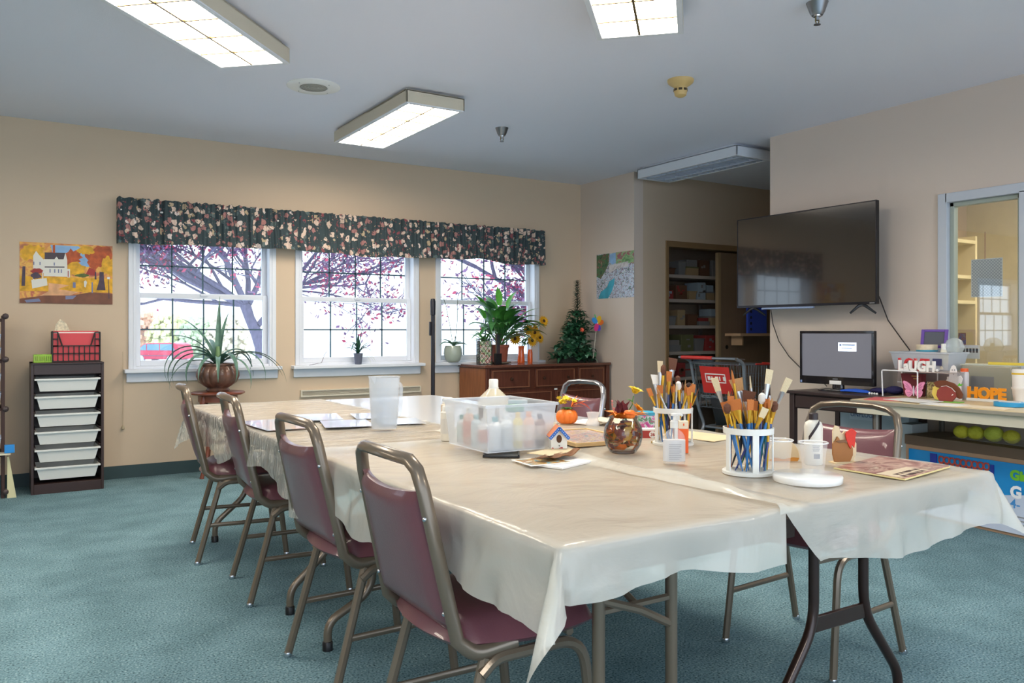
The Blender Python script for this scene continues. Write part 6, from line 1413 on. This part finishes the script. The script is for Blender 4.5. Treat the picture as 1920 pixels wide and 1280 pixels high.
# ---------------- closet shelving ----------------
shm=M('grey_white_shelf','B5A9A0',.5)
t=thing('closet_shelving','grey white plastic shelving unit filling the dark closet','shelving',(0,0,0))
SH=[.40,.67,.945,1.225,1.505,1.765]
for z in SH: obj('shelf',MB().box(5.80,6.93,6.40,6.86,z-.035,z),shm,t,bevel=.003)
for x in (5.80,6.90):
    for y in (6.40,6.83): obj('post',MB().box(x,x+.03,y,y+.03,0,2.0),shm,t)
R=random.Random(77)
cols=[('red','9A3A38'),('white','C9C2BC'),('brown','6A4A38'),('grey','8A8480'),('tan','A8906E'),('navy','3A4468'),('pale blue','9AAAB8'),('dark','3A3230'),('cream','C2B69A'),('olive','6A6A48')]
nm_sh=['lowest','second lowest','third','middle','second highest','top']
pos_w=['at the far left','left of the centre','at the centre','right of the centre','near the right post','at the far right']
for si,z in enumerate(SH):
    x=5.85; j=0; last=None
    while x<6.80 and j<6:
        w_=R.uniform(.11,.20); h=R.uniform(.09,.22); kind=R.choice(['box','box','stack','bin']); c=R.choice([q for q in cols if q!=last]); last=c
        if x+w_>6.88: w_=6.88-x
        if w_<.06: break
        y=6.42+R.uniform(0,.04); mat=M('closet_'+c[0],c[1],.6)
        lab='%s %s %s on the %s shelf of the closet'%(c[0],{'box':'game box','stack':'box pile','bin':'bin'}[kind],pos_w[j],nm_sh[si])
        tt=thing({'box':'game_box','stack':'puzzle_box','bin':'closet_bin'}[kind],lab,'box' if kind!='bin' else 'bin',(x+w_/2,y+.12,z),0,'boxes on the closet shelves')
        if kind=='bin': obj('bin_body',shell(w_*.8,.2,h*.8,fl=.01),mat,tt,solid=.003); obj('content',MB().box(-w_*.36,w_*.36,-.08,.08,.004,h*.7),M('closet_'+R.choice(cols)[0]),tt)
        elif kind=='box':
            obj('box_body',MB().box(-w_*.47,w_*.47,-.1,.1,0,h),mat,tt,bevel=.002); m=MB()
            for q in range(R.randint(2,5)): a=R.uniform(-w_*.4,w_*.2); b2=R.uniform(.15,.75)*h; m.box(a,a+R.uniform(.02,.05),-.1015,-.1,b2,b2+R.uniform(.01,.035))
            obj('box_print',m,M('closet_'+R.choice([q for q in cols if q!=c])[0]),tt,smooth=0)
        else:
            m=MB().box(-w_*.47,w_*.47,-.1,.1,0,h*.45); obj('box_body',m,mat,tt,bevel=.002); obj('lid',MB().box(-w_*.48,w_*.48,-.102,.102,h*.42,h*.5),M('closet_'+R.choice(cols)[0]),tt,bevel=.001)
            c3=R.choice([q for q in cols if q!=c]); solo('puzzle_box',MB().box(-w_*.42,w_*.42,-.09,.09,0,h*.38),M('closet_'+c3[0]),'%s box on the %s pile %s, %s closet shelf'%(c3[0],c[0],pos_w[j],nm_sh[si]),'box',(x+w_/2,y+.12,z+h*.5+.0005),group='boxes on the closet shelves',bevel=.002)
        x+=w_+R.uniform(.005,.03); j+=1
# ---------------- room seen through the interior window ----------------
t=thing('hanging_sheet','pale patterned square sheet hanging inside the interior window','sheet',(RX+.09,2.855,1.49),RZ)
lat=bpy.data.materials.new('lattice_sheet'); lat.use_nodes=True; nt=lat.node_tree; b=nt.nodes['Principled BSDF']; tc=nt.nodes.new('ShaderNodeTexCoord')
mp=nt.nodes.new('ShaderNodeMapping'); mp.inputs['Rotation'].default_value=(0,PI/4,0); nt.links.new(tc.outputs['Object'],mp.inputs[0])
ws=[]
for d_ in ('X','Z'):
    w_=nt.nodes.new('ShaderNodeTexWave'); w_.bands_direction=d_; w_.inputs['Scale'].default_value=22; w_.inputs['Distortion'].default_value=.3; nt.links.new(mp.outputs[0],w_.inputs['Vector']); ws.append(w_)
mxx=nt.nodes.new('ShaderNodeMath'); mxx.operation='MAXIMUM'; nt.links.new(ws[0].outputs[1],mxx.inputs[0]); nt.links.new(ws[1].outputs[1],mxx.inputs[1])
nt.links.new(ramp(nt,mxx.outputs[0],[(.75,'C2CCD2'),(.98,'7A8AA0')]),b.inputs['Base Color'])
obj('sheet_panel',MB().box(-.085,.105,0,.002,-.10,.14),lat,t,smooth=0); obj('edge',MB().box(-.09,.11,.001,.003,-.105,.145),M('sheet_edge','D0DADF',.5),t); obj('string',MB().tube([(0,.001,.14),(.0,.001,.32)],.002,4),M('pink_string','8A4A5A',.6),t)
beige=M('store_shelf_cream','DDD0A8',.5)
t=thing('store_shelves','cream wall shelves in the room behind the interior window','shelves',(0,0,0))
for z in (1.40,1.62,1.93): obj('shelf',MB().box(6.6,7.3,3.9,4.40,z,z+.03),beige,t)
obj('upright',MB().box(6.58,6.62,3.9,4.4,.0,2.0).box(7.3,7.33,3.9,4.4,0,2.0),beige,t)
for i,(x,z,w_,h,c,l) in enumerate(((6.70,1.43,.10,.14,'A03A3A','red bundle on the lowest cream shelf behind the interior window'),(6.84,1.43,.12,.10,'C8A8A0','pinkish bag on the lowest cream shelf behind the interior window'),(6.98,1.43,.06,.13,'A8C8D8','clear blue bottle on the lowest cream shelf behind the interior window'),
  (6.70,1.65,.06,.13,'5AB0C8','teal bottle on the middle cream shelf behind the interior window'),(6.78,1.65,.07,.12,'E0E0D8','white pack on the middle cream shelf behind the interior window'),(6.87,1.65,.05,.2,'C8503A','red tall pack on the middle cream shelf behind the interior window'),
  (6.72,1.96,.14,.12,'B04A40','red carton on the top cream shelf behind the interior window'),(6.9,1.96,.10,.09,'C2C8CC','pale carton on the top cream shelf behind the interior window'))):
    solo('store_pack',MB().box(-w_/2,w_/2,-.05,.05,0,h),M('pack_'+c,c,.6),l,'pack',(x,3.98,z+.0005),group='packs on the cream shelves',bevel=.004)
t=thing('store_counter','pale counter with cupboards in the room behind the interior window','counter',(0,0,0))
obj('worktop',MB().box(6.1,6.75,1.5,3.7,.86,.90),M('counter_top','E0DCC8',.4),t,bevel=.003); obj('carcass',MB().box(6.14,6.74,1.52,3.68,0,.86),M('counter_grey','B4B8AA',.5),t)
for k_ in range(3): obj('door',MB().box(6.12,6.14,1.56+k_*.7,2.22+k_*.7,.1,.8),M('counter_door','A8AC9E',.5),t,bevel=.003)
t=thing('clear_drawer_box','clear plastic drawer box on the side table behind the HOPE letters','drawer box',(5.24,2.71,SZ),RZ)
obj('box_body',MB().box(-.14,.16,-.07,.06,0,.205),clearmat('drawer_clear','B8B8A8',.2,.5),t,bevel=.005); obj('drawer_front',MB().box(-.08,.06,-.074,-.07,.06,.14),clearmat('drawer_clear3','8A8C90',.2,.7),t); obj('lid',MB().box(-.145,.165,-.075,.065,.205,.213),M('lid_pale','C8CCC0',.4),t,bevel=.002)
solo('yellow_ruler',MB().box(-.10,.10,-.02,.0,0,.016),M('ruler_yellow','E8D050',.5),'yellow strip lying on the clear drawer box by the window','ruler',(5.22,2.60,SZ+.2135),RZ)
t=thing('window_notice','picture card and white notice taped inside the interior window','notice',(RX+.055,3.00,1.0),RZ)
obj('notice_sheet',MB().box(-.01,.13,0,.002,-.02,.07),paper,t); obj('picture_card',MB().box(-.01,.04,0,.002,.07,.15),pict_mat('card_print',[(.35,'5A3A2A'),(.5,'A87A6A'),(.6,'4A5A9A'),(.7,'D8C84A')],30),t)
m=MB()
for i in range(6): m.box(.0+i*.021,.0+i*.021+.014,-.001,0,.02,.048)
obj('notice_print',m,M('print_dark'),t)
t=thing('store_fill_lamp','unseen lamp added to brighten the room behind the interior window','ceiling light',(6.9,2.4,H)); obj('housing',MB().box(-.3,.3,-.6,.6,-.08,0),houseg_m,t); obj('diffuser',MB().box(-.28,.28,-.58,.58,-.09,-.081),M('lit_diffuser2','FFF4E2',.4,emit=14,emcol='FFF3E0'),t)  # out of view, added to brighten the store room
wa=solo('white_appliance',MB().box(-.15,.15,-.1,.1,0,.12),M('appl_white','E8E8E4',.4),'white wall box with a dangling cord behind the interior window','wall box',(7.62,4.30,1.62),bevel=.01)
obj('cord',MB().tube([(0,-.05,0),(.06,-.05,-.1),(.03,-.05,-.3),(.05,-.05,-.42)],.006,5),cord_m,wa)
sc.cycles.use_denoising=True
sc.cycles.max_bounces=8; sc.cycles.transparent_max_bounces=16; sc.cycles.sample_clamp_indirect=6
